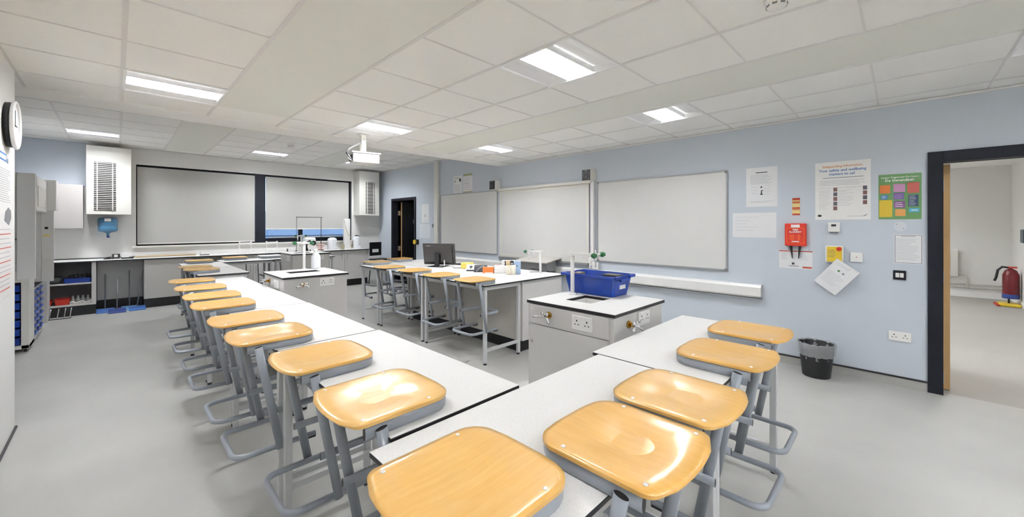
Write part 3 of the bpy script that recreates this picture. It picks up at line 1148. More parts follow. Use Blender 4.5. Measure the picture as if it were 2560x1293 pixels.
shell(b, BLUET, hx0, hy0, hx1, hy1, H)
b.done('tray_body', t)
b = MB()
zr = H
for s in (-1, 1):
    b.box(BLUET, s * hx1 - (0.0 if s > 0 else 0.016), s * hx1 + (0.016 if s > 0 else 0.0), -hy1 - 0.012, hy1 + 0.012, zr - 0.018, zr + 0.001, 0.004)
for s in (-1, 1):
    y = s * hy1
    ya, yb = (y, y + 0.02) if s > 0 else (y - 0.02, y)
    b.box(BLUET, -hx1, -0.06, ya, yb, zr - 0.018, zr + 0.001, 0.004)
    b.box(BLUET, 0.06, hx1, ya, yb, zr - 0.018, zr + 0.001, 0.004)
    b.box(BLUET, -0.062, 0.062, ya + 0.003, yb - 0.003, zr - 0.04, zr - 0.022, 0.003)
b.done('rim', t)
b = MB()
b.box(WHITEP, -0.045, 0.035, -hy0 - 0.014, -hy0 - 0.0105, 0.05, 0.078, rot=Matrix.Translation((0.01, 0, 0)))
b.done('label_card', t)
t = thing('grey_folder', 'dark grey flat folder standing inside the blue tray', 'folder', (2.56, 1.50, 0.957))
b = MB(); b.box(DKGREY, -0.05, 0.05, -0.06, 0.06, 0, 0.135, 0.004); b.done('folder_cover', t)
t = thing('control_box', 'brown-grey box corner standing inside the far end of the tray', 'box', (2.45, 1.72, 0.957))
b = MB(); b.box(mat('taupe', (116, 100, 92), rough=0.6), -0.04, 0.04, -0.03, 0.03, 0, 0.142, 0.004); b.done('casing', t)

# wash bottle on mid pod
t = thing('wash_bottle', 'white square-shouldered plastic bottle beside the mid room tap', 'bottle', (1.625, 4.80, 0.951))
b = MB(); b.box(MILKY, -0.042, 0.042, -0.042, 0.042, 0, 0.155, 0.014, seg=3); b.lathe(MILKY, [(0.04, 0.145), (0.036, 0.165), (0.018, 0.19), (0.016, 0.2)]); b.done('bottle_body', t)
b = MB(); b.cyl(WHITEP, (0, 0, 0.198), (0, 0, 0.225), 0.019); b.done('cap', t)

# ---------------------------------------------------------------- demonstration desk unit
t = thing('demonstration_desk', 'long white topped desk unit facing the boards, monitor and pots on it', 'desk', (3.62, 4.63, 0))
b = MB()
b.box(BLACKE, -0.38, 0.40, -1.60, 1.57, ZT - 0.018, ZT - 0.0015, 0.003)
b.box(TOP, -0.379, 0.399, -1.599, 1.569, ZT - 0.0015, ZT + 0.0002)
b.done('desk_top', t)
b = MB()
b.box(BEIGE, -0.376, -0.36, -1.55, 0.80, 0.13, ZT - 0.018)
b.box(CABM, -0.36, 0.36, -1.57, -1.55, 0.13, ZT - 0.018)
b.box(CABM, 0.345, 0.36, -1.55, 1.50, 0.13, ZT - 0.018)
b.box(CABM, -0.36, 0.345, 0.78, 0.80, 0.13, ZT - 0.018)
b.box(LEGM, -0.376, 0.36, -1.575, -1.565, ZT - 0.05, ZT - 0.018)
b.done('carcass', t)
b = MB(); b.box(PLINTH, -0.355, 0.33, -1.53, 0.78, 0, 0.13); b.done('plinth', t)
for y in (1.48,):
    for x in (-0.35, 0.31):
        b = MB(); b.box(LEGM, x, x + 0.034, y, y + 0.034, 0, ZT - 0.018); b.done('leg', t)

# monitor seen from behind
t = thing('computer_monitor', 'black computer monitor seen from behind on the demonstration desk', 'monitor', (3.45, 4.97, ZT), -58)
b = MB()   # local: screen faces +Y, back faces -Y
pts = [(0.05, 0.055), (0.085, 0.055), (0.085, 0.0)]
mrot = Matrix.Rotation(R(11), 4, 'X')
b.box(DKGREY, -0.255, 0.255, 0.02, 0.045, 0.02, 0.345, 0.005, rot=mrot)
b.prism(DKGREY, [(0.02, 0.03), (0.0, 0.34), (-0.055, 0.30), (-0.035, 0.06)], (-0.22, 0.22), 'x')
b.done('monitor_shell', t)
b = MB(); b.box(BLACKD, -0.245, 0.245, 0.0451, 0.0465, 0.035, 0.335, rot=mrot); b.done('screen', t)
b = MB(); b.box(INKL, -0.20, -0.13, -0.047, -0.043, 0.304, 0.312, rot=Matrix.Translation((0, 0.0, 0))); b.done('badge', t)
b = MB()
b.box(CAPM, -0.035, 0.035, -0.105, -0.06, 0.004, 0.20, 0.006)
b.cyl(CAPM, (0, -0.08, 0.18), (0, -0.02, 0.18), 0.035)
b.box(CAPM, -0.12, 0.12, -0.16, 0.10, 0, 0.008, 0.003)
b.done('stand', t)
b = MB(); b.box(WHITEP, 0.09, 0.105, -0.045, -0.03, 0.01, 0.10, 0.002); b.tube(WHITEP, [(0.0, -0.06, 0.02), (0.05, -0.09, 0.01), (0.098, -0.04, 0.02)], 0.003); b.done('cable', t)
t = thing('computer_keyboard', 'low dark keyboard lying beside the monitor foot', 'keyboard', (3.78, 5.06, ZT), -68)
b = MB(); b.box(DKGREY, -0.22, 0.22, -0.07, 0.07, 0, 0.016, 0.003); b.done('key_deck', t)
b = MB()
b.tube(CAPM, [(3.44, 4.62, ZT + 0.004), (3.47, 4.53, ZT + 0.006), (3.52, 4.47, ZT + 0.004), (3.56, 4.50, ZT + 0.004)], 0.004, n=6)
tag(b.done('cable'), 'short black cable curling on the desk beside the monitor', 'cable')
b = MB(); b.tube(CAPM, [(3.232, 4.03, 0.80), (3.226, 4.0, 0.72), (3.224, 4.02, 0.66), (3.225, 4.01, 0.64)], 0.007, n=6)
tag(b.done('hanging_plug'), 'black plug lead hanging down against the desk back panel', 'cable')

# desk clutter
t = thing('sponge_pack', 'yellow sponge pack on the desk between monitor and white box', 'sponge', (3.55, 4.42, ZT), -40)
b = MB(); b.box(SPONGE, -0.09, 0.09, -0.05, 0.05, 0, 0.085, 0.014); b.done('sponge_block', t)
b = MB(); b.box(mat('sponge_wrap', (226, 210, 120), rough=0.3), -0.03, 0.04, -0.052, 0.052, -0.0, 0.088, 0.012); b.done('wrapper', t)
t = thing('switch_box', 'white wedge shaped box with a round black emblem on the desk', 'box', (3.42, 4.17, ZT), -48)
b = MB(); b.prism(WHITEP, [(-0.07, 0.02), (0.06, 0.02), (0.06, 0.075), (0.02, 0.085)], (-0.06, 0.06), 'x'); b.done('casing', t)
b = MB(); b.box(CAPM, -0.058, 0.058, -0.075, 0.055, 0, 0.02, 0.003); b.done('foot', t)
mm = Matrix.Translation((0, -0.026, 0.055)) @ Matrix.Rotation(R(36), 4, 'X')
b = MB(); b.lathe(INKD, [(0.022, 0), (0.022, 0.0015)], n=20); b.box(INKD, -0.004, 0.004, -0.045, -0.018, 0, 0.0015)
bmesh.ops.transform(b.bm, matrix=mm, verts=b.bm.verts[:]); b.done('emblem', t)
t = thing('pencil_case', 'open black fabric case lying next to the white wedge box', 'case', (3.44, 4.00, ZT), -45)
b = MB(); b.prism(CAPM, [(-0.075, 0), (0.075, 0), (0.07, 0.07), (0.03, 0.085), (-0.03, 0.06), (-0.07, 0.015)], (-0.085, 0.085), 'x'); b.done('case_body', t)
b = MB(); b.tube(INKL, [(-0.05, -0.08, 0.01), (-0.02, -0.06, 0.045), (0.05, -0.02, 0.082)], 0.003); b.done('zip', t)
t = thing('orange_box', 'small orange card box on the demonstration desk', 'box', (3.40, 3.80, ZT), -50)
b = MB(); b.box(ORNG, -0.07, 0.07, -0.035, 0.035, 0, 0.078, 0.004); b.done('box_body', t)
b = MB(); b.box(WHITEP, -0.04, 0.06, -0.052, -0.036, 0, 0.014, 0.002); b.done('slip', t)
t = thing('paper_box', 'white carton with two black square prints beside the brush pot', 'box', (3.56, 3.66, ZT), -46)
b = MB(); b.box(WHITEP, -0.14, 0.11, -0.05, 0.05, 0, 0.10, 0.01); b.box(WHITEP, -0.04, 0.13, 0.0, 0.05, 0.10, 0.165, 0.004); b.done('carton', t)
b = MB()
for x in (0.0, 0.07):
    b.box(INKD, x, x + 0.045, -0.003, -0.001, 0.105, 0.158)
    b.box(WHITEP, x + 0.014, x + 0.034, -0.0045, -0.003, 0.112, 0.132)
b.done('print', t)
b = MB(); b.ball(PINK, (-0.09, -0.02, 0.105), 0.014); b.tube(INKD, [(0.0, -0.03, 0.104), (0.03, -0.045, 0.11)], 0.007); b.done('stickers', t)
t = thing('brush_pot', 'cream pot holding pale wooden brushes', 'pot', (3.50, 3.49, ZT))
b = MB()
for dx in (-0.03, 0.03):
    b.lathe(CREAM, [(0.032, 0), (0.034, 0.005), (0.036, 0.115), (0.032, 0.115)], (dx * 0.7, -dx * 0.7, 0))
b.done('pot_body', t)
for k in range(6):
    a = k * 1.3
    b = MB(); b.tube(BRISTLE, [(-0.015 + 0.012 * math.cos(a), 0.02 + 0.012 * math.sin(a), 0.05), (-0.02 + 0.026 * math.cos(a), 0.03 + 0.026 * math.sin(a), 0.175)], 0.006, n=8)
    tag(b.done('wooden_spill', None, (3.50, 3.49, ZT)), 'pale wooden stick standing upright in the cream pot', 'stick', 'wooden sticks in the cream pot')
t = thing('blue_carton', 'tall light blue carton standing behind the brush pot', 'carton', (3.60, 3.475, ZT), -45)
b = MB(); b.box(LBLUE, -0.045, 0.045, -0.03, 0.03, 0, 0.165, 0.003); b.done('carton_body', t)
b = MB(); b.box(INKD, -0.03, 0.01, -0.0315, -0.03, 0.10, 0.108); b.done('print', t)
for k, (x, y, rz, w_, h_) in enumerate(((3.77, 3.33, -30, 0.40, 0.30), (3.62, 3.16, -8, 0.30, 0.21))):
    b = MB(); b.box(PAPER, -w_ / 2, w_ / 2, -h_ / 2, h_ / 2, 0, 0.006 - 0.003 * k)
    tag(b.done('paper_stack', None, (x, y, ZT), rz), ('thick stack of white paper on the desk behind the tap', 'loose white sheet on the desk corner in front of the tap')[k], 'paper')
t = thing('paper_guillotine', 'black paper trimmer bar lying across the desk end', 'trimmer', (3.95, 3.35, ZT), -38)
b = MB(); b.box(CAPM, -0.17, 0.17, -0.012, 0.012, 0, 0.012, 0.003); b.box(CAPM, 0.05, 0.08, -0.014, 0.014, 0.01, 0.022, 0.003); b.done('trimmer_bar', t)
b = MB(); b.tube(CAPM, [(-0.15, 0.0, 0.06), (-0.06, 0, 0.045), (-0.02, 0, 0.012)], 0.011); b.done('lever_arm', t)

# sloped grey unit on the trunking beneath the middle board
t = thing('board_lectern', 'sloped grey shelf unit mounted on the wall trunking below the middle board', 'shelf', (4.76, 4.15, 0.70), -90)
b = MB(); b.prism(BEIGE, [(-0.17, 0.165), (-0.17, 0.18), (0.215, 0.245), (0.215, 0.23)], (-0.34, 0.34), 'x'); b.done('sloped_top', t)
b = MB(); b.prism(MIDGREY, [(0.12, 0.0), (0.12, 0.225), (-0.13, 0.170), (-0.10, 0.0)], (-0.29, 0.29), 'x'); b.done('housing', t)


# ---------------------------------------------------------------- wall boards, trunking
def whiteboard(y0, y1, z0, z1, label, fw=0.02, m=ALU, corner=False):
    t = thing('whiteboard', label, 'whiteboard', (XW, (y0 + y1) / 2, z0), -90, 'wall whiteboards')
    hw = (y1 - y0) / 2
    H = z1 - z0
    b = MB(); b.box(BOARD, -hw + fw, hw - fw, -0.018, 0, fw, H - fw); b.done('writing_surface', t)
    b = MB()
    b.box(m, -hw, hw, -0.024, 0, 0, fw, 0.003); b.box(m, -hw, hw, -0.024, 0, H - fw, H, 0.003)
    b.box(m, -hw, -hw + fw, -0.024, 0, fw, H - fw, 0.003); b.box(m, hw - fw, hw, -0.024, 0, fw, H - fw, 0.003)
    b.done('frame', t)
    if corner:
        for x in (-hw + 0.0, hw - 0.03):
            for z in (0, H - 0.03):
                b = MB(); b.box(MIDGREY, x, x + 0.03, -0.027, 0, z, z + 0.03, 0.004); b.done('corner_cap', t)
    return t


whiteboard(5.30, 7.09, 0.91, 2.10, 'plain whiteboard closest to the black doorway', 0.014)
t = whiteboard(3.30, 5.24, 0.885, 2.075, 'interactive whiteboard between the two small loudspeakers', 0.05, OFFW)
b = MB(); b.box(OFFW, -0.99, 1.03, -0.07, 0, 1.19, 1.235, 0.01); b.done('top_rail', t)
b = MB(); b.box(ALU, -0.96, 0.97, -0.06, 0, -0.03, 0.0, 0.004); b.done('pen_ledge', t)
whiteboard(1.42, 3.16, 0.925, 2.083, 'plain whiteboard closest to the notices and fire blanket', 0.018, ALU, True)
t = thing('board_post', 'white vertical cable post between the middle and last whiteboards', 'post', (XW, 3.24, 0.86), -90)
b = MB(); b.box(WHITEP, -0.02, 0.035, -0.05, 0, 0, 1.27, 0.005); b.done('post_shell', t)
b = MB(); b.box(BLUED, -0.028, -0.021, -0.03, 0, 0.0, 1.24); b.done('cable', t)

for k, (y, lb) in enumerate(((5.30, 'small loudspeaker between the first and middle whiteboards'),
                             (3.265, 'small loudspeaker at the corner of the middle and last whiteboards'))):
    if k == 0:
        t = spk = thing('loudspeaker', lb, 'speaker', (XW, y, 2.10), -90, 'wall loudspeakers')
        b = MB(); b.box(OFFW, -0.075, 0.075, -0.14, -0.0, 0, 0.17, 0.008); b.box(INKD, -0.078, -0.074, -0.09, -0.07, 0.11, 0.135); b.done('cabinet', t)
        b = MB(); b.box(CAPM, -0.072, 0.066, -0.148, -0.139, 0.008, 0.162, 0.006); b.done('grille', t)
        b = MB(); b.lathe(DKGREY, [(0.035, 0), (0.035, 0.004), (0.02, 0.002)], n=20)
        bmesh.ops.transform(b.bm, matrix=Matrix.Translation((-0.004, -0.147, 0.065)) @ Matrix.Rotation(R(90), 4, 'X'), verts=b.bm.verts[:]); b.done('driver_cone', t)
        b = MB(); b.box(INKL, -0.02, 0.012, -0.1495, -0.148, 0.148, 0.156); b.done('badge', t)
        b = MB(); b.box(MIDGREY, -0.02, 0.02, -0.05, 0, -0.015, 0.0); b.done('bracket', t)
    else:
        copy_tree(spk, (XW, y, 2.10), -90, lb)

t = thing('cable_trunking', 'long white cable trunking running along the wall below the boards', 'trunking', (XW - 0.001, 4.12, 0.645), -90)
b = MB()
b.prism(WHITEP, [(0, 0), (-0.045, 0.012), (-0.062, 0.03), (-0.062, 0.125), (-0.045, 0.15), (0, 0.155)], (-3.04, 3.04), 'x')
b.box(ALU, -3.04, 3.04, -0.05, -0.002, -0.004, 0.004)
b.done('trunking_body', t)
b = MB(); b.prism(INKL, [(0, 0), (-0.045, 0.012), (-0.062, 0.03), (-0.062, 0.125), (-0.045, 0.15), (0, 0.155)], (3.04, 3.046), 'x'); b.done('end_cap', t)
b = MB(); b.box(OFFW, -0.07, 0.07, -0.055, 0, 0, 2.06, 0.004)
tag(b.done('vertical_trunking', None, (XW, 7.24, 0.80), -90), 'tall white vertical trunking between the black doorway and first whiteboard', 'trunking')
b = MB(); b.box(WHITEP, -0.05, 0.05, -0.03, 0, 0, 0.10, 0.003); b.tube(WHITEP, [(0.0, -0.02, 0.1), (0.01, -0.02, 0.2), (0.0, -0.02, 0.28)], 0.008)
tag(b.done('connection_box', None, (XW - 0.03, 3.17, 0.81), -90), 'small white connection box just above the trunking behind the blue tray', 'box')


# ---------------------------------------------------------------- notices
def notice(name, label, cat, y0, y1, z0, z1, m=PAPER, tilt=0.0, th=0.0015, x=XW, group=None):
    """sheet on the board wall; local x to the viewer's right, origin centre; faces -Y locally"""
    t = thing(name, label, cat, (x, (y0 + y1) / 2, (z0 + z1) / 2), -90, group)
    t.rotation_euler = (R(0), 0, R(-90))
    if tilt:
        t.rotation_mode = 'XYZ'
        t.rotation_euler = (Matrix.Rotation(R(-90), 4, 'Z') @ Matrix.Rotation(R(tilt), 4, 'Y')).to_euler()
    hw, hh = abs(y1 - y0) / 2, (z1 - z0) / 2
    b = MB(); b.box(m, -hw, hw, -th, 0, -hh, hh); b.done('sheet', t)
    return t, hw, hh, th


FACE = Matrix.Rotation(R(90), 4, 'X')


def lines(b, m, x0, x1, z0, z1, n, th, hgt=0.004, jit=0.25, d=0.0004):
    for k in range(n):
        z = z1 - (z1 - z0) * (k + 0.5) / n
        e = x1 - (x1 - x0) * random.random() * jit
        b.poly(m, [(x0, -th - d, z - hgt / 2), (e, -th - d, z - hgt / 2), (e, -th - d, z + hgt / 2), (x0, -th - d, z + hgt / 2)])


def rect(b, m, x0, x1, z0, z1, y):
    b.poly(m, [(x0, y, z0), (x1, y, z0), (x1, y, z1), (x0, y, z1)])


# safeguarding poster
t, hw, hh, th = notice('safeguarding_poster', 'large white laminated safeguarding poster with two columns of small portraits', 'poster', 0.20, 0.615, 1.505, 2.075, WHITEP)
b = MB()
T = lambda x, z: Matrix.Translation((x, -th - 0.0005, z)) @ FACE
b.text(INKO, 'Safeguarding information', 0.030, T(0, hh - 0.055), bold=0.0005)
b.text(INKB, 'Your safety and wellbeing', 0.034, T(0, hh - 0.095), bold=0.0008)
b.text(INKB, 'matters to us!', 0.034, T(0, hh - 0.132), bold=0.0008)
b.done('heading', t)
b = MB()
lines(b, INK, -hw + 0.06, hw - 0.05, hh - 0.165, hh - 0.150, 1, th, 0.005, 0)
lines(b, INKL, -hw + 0.035, hw - 0.03, hh - 0.235, hh - 0.180, 4, th, 0.004)
lines(b, INKL, -hw + 0.03, hw - 0.03, hh - 0.262, hh - 0.250, 1, th, 0.003, 0)
lines(b, INKL, -hw + 0.03, -0.08, -hh + 0.10, hh - 0.275, 13, th, 0.003, 0.5)
lines(b, INKL, -0.03, 0.09, -hh + 0.13, hh - 0.275, 11, th, 0.003, 0.5)
b.done('print', t)
b = MB(); lines(b, INKL, 0.04, hw - 0.05, -hh + 0.028, -hh + 0.04, 1, th, 0.005, 0); b.done('footer_text', t)
b = MB(); rect(b, INKD, -hw + 0.022, -hw + 0.05, -hh + 0.03, -hh + 0.05, -th - 0.0005); b.done('emblem', t)
b = MB()
b.prism(MIDGREY, [(hw - 0.06, -hh + 0.03), (hw - 0.035, -hh + 0.036), (hw - 0.02, -hh + 0.055), (hw - 0.04, -hh + 0.045)], (-th - 0.001, -th - 0.0005), 'y')
b.done('emblem', t)
b = MB()
for k in range(5):
    rect(b, PHB if k % 2 == 0 else PHG, -0.065, -0.035, 0.020 - k * 0.046 - 0.038 + 0.01, 0.020 - k * 0.046 + 0.01, -th - 0.0006)
for k in range(4):
    rect(b, PHG if k % 2 == 0 else PHB, hw - 0.055, hw - 0.025, 0.026 - k * 0.046 - 0.038 + 0.01, 0.026 - k * 0.046 + 0.01, -th - 0.0006)
b.done('portraits', t)

# green poster
t, hw, hh, th = notice('green_poster', 'green poster with blocks of orange, lilac, yellow and blue next to the doorway', 'poster', -0.13, 0.147, 1.505, 1.915, GPOST)
b = MB()
b.text(WHITEP, 'Cyngor Ymgynnwys De Cymru', 0.0195, T(0, hh - 0.035), bold=0.0004)
b.text(WHITEP, 'De Gwrandawr', 0.030, T(0, hh - 0.066), bold=0.0008)
b.done('heading', t)
b = MB()
W2 = 2 * hw
H2 = 2 * hh


def blk(m, u0, u1, v0, v1):
    rect(b, m, -hw + u0 * W2, -hw + u1 * W2, hh - v1 * H2, hh - v0 * H2, -th - 0.0006)


blk(POR, .03, .28, .235, .42); blk(PLI, .36, .63, .22, .40); blk(PRE, .68, .95, .20, .43)
blk(PBL, .06, .22, .46, .55); blk(PPU, .36, .60, .42, .56); blk(PNA, .70, .93, .47, .72)
blk(PYE, .02, .33, .57, .95); blk(PPL, .37, .63, .60, .75); blk(POL, .40, .64, .78, .93); blk(PCY, .72, .95, .76, .85)
b.done('colour_blocks', t)
b = MB()
lines(b, WHITEP, -hw + .08 * W2, -hw + .19 * W2, hh - .54 * H2, hh - .47 * H2, 2, th, 0.005, 0.3, 0.001)
lines(b, PLI, -hw + .38 * W2, -hw + .56 * W2, hh - .55 * H2, hh - .44 * H2, 3, th, 0.004, 0.4, 0.001)
lines(b, WHITEP, -hw + .40 * W2, -hw + .61 * W2, hh - .74 * H2, hh - .62 * H2, 3, th, 0.005, 0.4, 0.001)
lines(b, INKL, -hw + .72 * W2, -hw + .91 * W2, hh - .71 * H2, hh - .48 * H2, 7, th, 0.004, 0.5, 0.001)
lines(b, WHITEP, -hw + .77 * W2, -hw + .92 * W2, hh - .83 * H2, hh - .78 * H2, 1, th, 0.008, 0, 0.001)
b.done('print', t)

# diagram notice above the blank sheet
t, hw, hh, th = notice('instruction_notice', 'white notice with a small burner diagram, above the blank sheet', 'notice', 0.937, 1.232, 1.655, 2.085)
b = MB()
b.box(INKD, -0.055, 0.055, -th - 0.001, -th, hh - 0.06, hh - 0.052)
lines(b, INKL, -hw + 0.04, hw - 0.035, 0.03, hh - 0.075, 9, th, 0.004, 0.3)
lines(b, INKL, -hw + 0.04, hw - 0.035, -hh + 0.04, -hh + 0.065, 2, th, 0.004, 0.3)
lines(b, INKL, -hw + 0.05, -0.03, -0.085, 0.02, 3, th, 0.003, 0.3)
lines(b, INKL, 0.03, hw - 0.05, -0.095, 0.03, 4, th, 0.003, 0.3)
b.done('print', t)
b = MB()
b.prism(INKD, [(-0.018, -0.085), (0.018, -0.085), (0.006, -0.072), (0.004, -0.045), (0.018, -0.042), (0.018, -0.036), (-0.004, -0.036), (-0.006, -0.072)], (-th - 0.001, -th), 'y')
b.prism(INKD, [(-0.014, -0.01), (0.012, -0.008), (0.002, 0.004), (-0.001, 0.016), (-0.006, 0.002)], (-th - 0.001, -th), 'y')
b.done('diagram', t)
t, hw, hh, th = notice('blank_sheet', 'creased almost blank white sheet beside the last whiteboard', 'paper', 0.947, 1.369, 1.315, 1.588)
b = MB(); lines(b, INKL, -hw + 0.03, hw - 0.06, -hh + 0.06, hh - 0.03, 5, th, 0.0025, 0.7); b.done('print', t)

# emergency sticker
t, hw, hh, th = notice('warning_sticker', 'narrow cream sticker with red bars above the fire blanket', 'sticker', 0.741, 0.806, 1.555, 1.735, YELP)
b = MB()
for v0, v1 in ((.0, .14), (.2, .24), (.26, .31), (.54, .64), (.67, .70), (.90, 1.0)):
    rect(b, REDINK, -hw, hw, hh - v1 * 2 * hh, hh - v0 * 2 * hh, -th - 0.0006)
b.done('red_bars', t)

# first-aid sheet behind the blanket straps
t, hw, hh, th = notice('instruction_card', 'white and red printed card hanging just below the fire blanket', 'notice', 0.637, 0.922, 1.0, 1.185)
b = MB()
rect(b, REDINK, -hw, hw, hh - 0.010, hh, -th - 0.0006)
rect(b, REDINK, 0.06, hw - 0.005, -hh + 0.008, -hh + 0.024, -th - 0.0006)
lines(b, INKL, -hw + 0.02, -hw + 0.085, -0.005, hh - 0.02, 6, th, 0.004, 0.3)
lines(b, INKL, 0.03, hw - 0.03, -0.005, hh - 0.02, 6, th, 0.003, 0.5)
lines(b, INK, -0.055, 0.03, -hh + 0.02, -hh + 0.03, 1, th, 0.006, 0)
rect(b, INKD, -0.03, -0.008, -hh + 0.04, -hh + 0.062, -th - 0.0006)
b.done('print', t)

t = thing('fire_blanket', 'red wall mounted fire blanket box with two black pull straps', 'fire blanket', (XW, 0.775, 1.235), -90)
b = MB(); b.box(RED, -0.092, 0.092, -0.035, 0, 0, 0.235, 0.008); b.done('case', t)
b = MB()
for (x0, x1, z0, z1) in ((-.075, .075, .032, .036), (-.075, .075, .186, .190), (-.075, -.071, .036, .186), (.071, .075, .036, .186)):
    b.box(ORNG, x0, x1, -0.0362, -0.035, z0, z1)
M2 = lambda x, z: Matrix.Translation((x, -0.0366, z)) @ FACE
b.text(WHITEP, 'FIRE', 0.026, M2(0, 0.160), bold=0.0008)
b.text(WHITEP, 'BLANKET', 0.024, M2(0, 0.138), bold=0.0008)
for k in range(6):
    rect(b, ORNG, -0.05, -0.012, 0.062 + k * 0.010, 0.067 + k * 0.010, -0.0364)
    rect(b, ORNG, 0.02, 0.042, 0.062 + k * 0.010, 0.067 + k * 0.010, -0.0364)
rect(b, WHITEP, -0.032, 0.032, 0.042, 0.052, -0.0364)
b.done('lettering', t)
b = MB(); b.box(WHITEP, -0.037, 0.037, -0.0365, -0.035, 0.192, 0.222); b.done('test_label', t)
for s, x in ((1, -0.04), (-1, 0.036)):
    b = MB(); b.prism(CAPM, [(x - 0.012, 0.0), (x + 0.012, 0.0), (x + s * 0.012 + 0.003, -0.13), (x + s * 0.012 - 0.003, -0.13)], (-0.022, -0.012), 'y'); b.done('pull_strap', t)

t = thing('thermostat', 'small white thermostat with a dark display below the safeguarding poster', 'thermostat', (XW, 0.468, 1.385), -90)
b = MB(); b.box(WHITEP, -0.045, 0.045, -0.026, 0, 0, 0.095, 0.006); b.prism(MIDGREY, [(-0.03, -0.012), (0.03, -0.012), (0.038, 0.0), (-0.038, 0)], (-0.02, 0), 'y'); b.done('casing', t)
b = MB(); b.box(INKD, -0.018, 0.018, -0.0275, -0.026, 0.055, 0.074); b.done('display', t)

t = thing('emergency_stop', 'yellow emergency shut-off plate with a red round button above the tilted sheet', 'switch', (XW, 0.455, 1.085), -90)
b = MB(); b.box(WHITEP, -0.075, 0.06, -0.045, 0, 0, 0.165, 0.006); b.done('back_box', t)
b = MB(); b.box(YELL, -0.062, 0.052, -0.05, -0.045, 0.01, 0.155, 0.003); b.done('plate', t)
b = MB(); b.cyl(RED, (0.03, -0.05, 0.135), (0.03, -0.066, 0.135), 0.02); b.done('button', t)
b = MB()
for k in range(5):
    rect(b, INK, -0.055, -0.005 + 0.01 * (k % 2), 0.055 + k * 0.016, 0.059 + k * 0.016, -0.0503)
b.done('print', t)
t, hw, hh, th = notice('tilted_sheet', 'white printed sheet hanging tilted like a diamond below the yellow switch', 'notice', 0.342, 0.552, 0.80, 1.095, PAPER, tilt=38, x=XW - 0.05)
b = MB()
lines(b, INKL, -hw + 0.02, hw - 0.03, -hh + 0.05, 0.03, 8, th, 0.003, 0.4)
lines(b, INKL, -hw + 0.02, hw - 0.03, hh - 0.05, hh - 0.02, 2, th, 0.003, 0.3)
rect(b, GPOST, -0.03, -0.012, 0.05, 0.068, -th - 0.0006); rect(b, INK, 0.015, 0.03, 0.05, 0.065, -th - 0.0006)
b.done('print', t)
b = MB(); b.cyl(STEEL, (0.03, 0.048, hh - 0.02), (0.03, -0.004, hh - 0.02), 0.004); b.done('pin', t)

t = thing('switch_plate', 'white square switch plate beside the yellow emergency plate', 'switch', (XW, 0.30, 1.145), -90)
b = MB(); b.box(WHITEP, -0.045, 0.045, -0.014, 0, -0.045, 0.045, 0.003); b.done('plate', t)
b = MB(); b.box(RED, -0.003, 0.003, -0.0155, -0.014, -0.003, 0.006); b.done('indicator', t)
t = thing('round_cover_plate', 'round blank white cover plate below the green poster', 'plate', (XW, 0.005, 1.44), -90)
b = MB(); b.cyl(mat('cover_white', (210, 214, 220), rough=0.5), (0, 0, 0), (0, -0.006, 0), 0.042, n=24); b.done('disc', t)
b = MB(); b.cyl(INK, (-0.02, -0.0065, 0.02), (-0.02, -0.006, 0.02), 0.004, n=8); b.cyl(INK, (0.022, -0.0065, -0.02), (0.022, -0.006, -0.02), 0.004, n=8); b.done('screw', t)
t, hw, hh, th = notice('rules_sheet', 'white printed sheet in a thin dark outline above the dark light switch', 'notice', -0.139, 0.045, 1.105, 1.368)
b = MB()
g = 0.006
for (x0, x1, z0, z1) in ((-hw + g, hw - g, -hh + g, -hh + g + 0.003), (-hw + g, hw - g, hh - g - 0.003, hh - g), (-hw + g, -hw + g + 0.003, -hh + g, hh - g), (hw - g - 0.003, hw - g, -hh + g, hh - g)):
    rect(b, PNA, x0, x1, z0, z1, -th - 0.0006)
b.done('outline', t)
b = MB(); lines(b, INK, -0.045, 0.045, hh - 0.022, hh - 0.012, 1, th, 0.004, 0); lines(b, INKL, -hw + 0.015, hw - 0.02, -hh + 0.03, hh - 0.035, 15, th, 0.003, 0.4); b.done('print', t)
t = thing('light_switch', 'dark double light switch with white rockers next to the doorway', 'switch', (XW, 0.008, 1.0), -90)
b = MB(); b.box(NAVY, -0.042, 0.042, -0.01, 0, -0.042, 0.042, 0.003); b.done('plate', t)
for x in (-0.014, 0.014):
    b = MB(); b.box(WHITEP, x - 0.0125, x + 0.0125, -0.014, -0.01, -0.02, 0.02, 0.002); b.done('rocker', t)
t = thing('wall_socket', 'white double power socket low on the wall by the doorway', 'socket', (XW, 0.007, 0.447), -90)
socket(t, (0, 0, 0), 0, True, 'face_plate')

# two leaflets above the first board, and sheets next to the black doorway
t, hw, hh, th = notice('white_leaflet', 'white leaflet with dark pictograms above the first whiteboard', 'leaflet', 6.37, 6.66, 2.12, 2.47)
b = MB(); lines(b, INKL, -hw + 0.03, hw - 0.02, -hh + 0.03, 0.0, 5, th, 0.008, 0.3); lines(b, GPOST, -hw + 0.04, hw - 0.03, hh - 0.06, hh - 0.03, 2, th, 0.006, 0.3)
b.done('print', t)
b = MB(); b.cyl(INKD, (0.08, -th, 0.085), (0.08, -th - 0.001, 0.085), 0.032, n=16); b.done('pictogram', t)
b = MB(); b.cyl(INK, (-0.09, -th, 0.07), (-0.09, -th - 0.001, 0.07), 0.02, n=12); b.done('pictogram', t)
t, hw, hh, th = notice('green_banded_leaflet', 'leaflet with olive bands at top and bottom above the first whiteboard', 'leaflet', 6.04, 6.33, 2.11, 2.49)
b = MB(); rect(b, mat('olive', (168, 172, 130), rough=0.7), -hw, hw, hh - 0.045, hh, -th - 0.0006); rect(b, mat('olive2', (168, 172, 130), rough=0.7), -hw, hw, -hh, -hh + 0.025, -th - 0.0006)
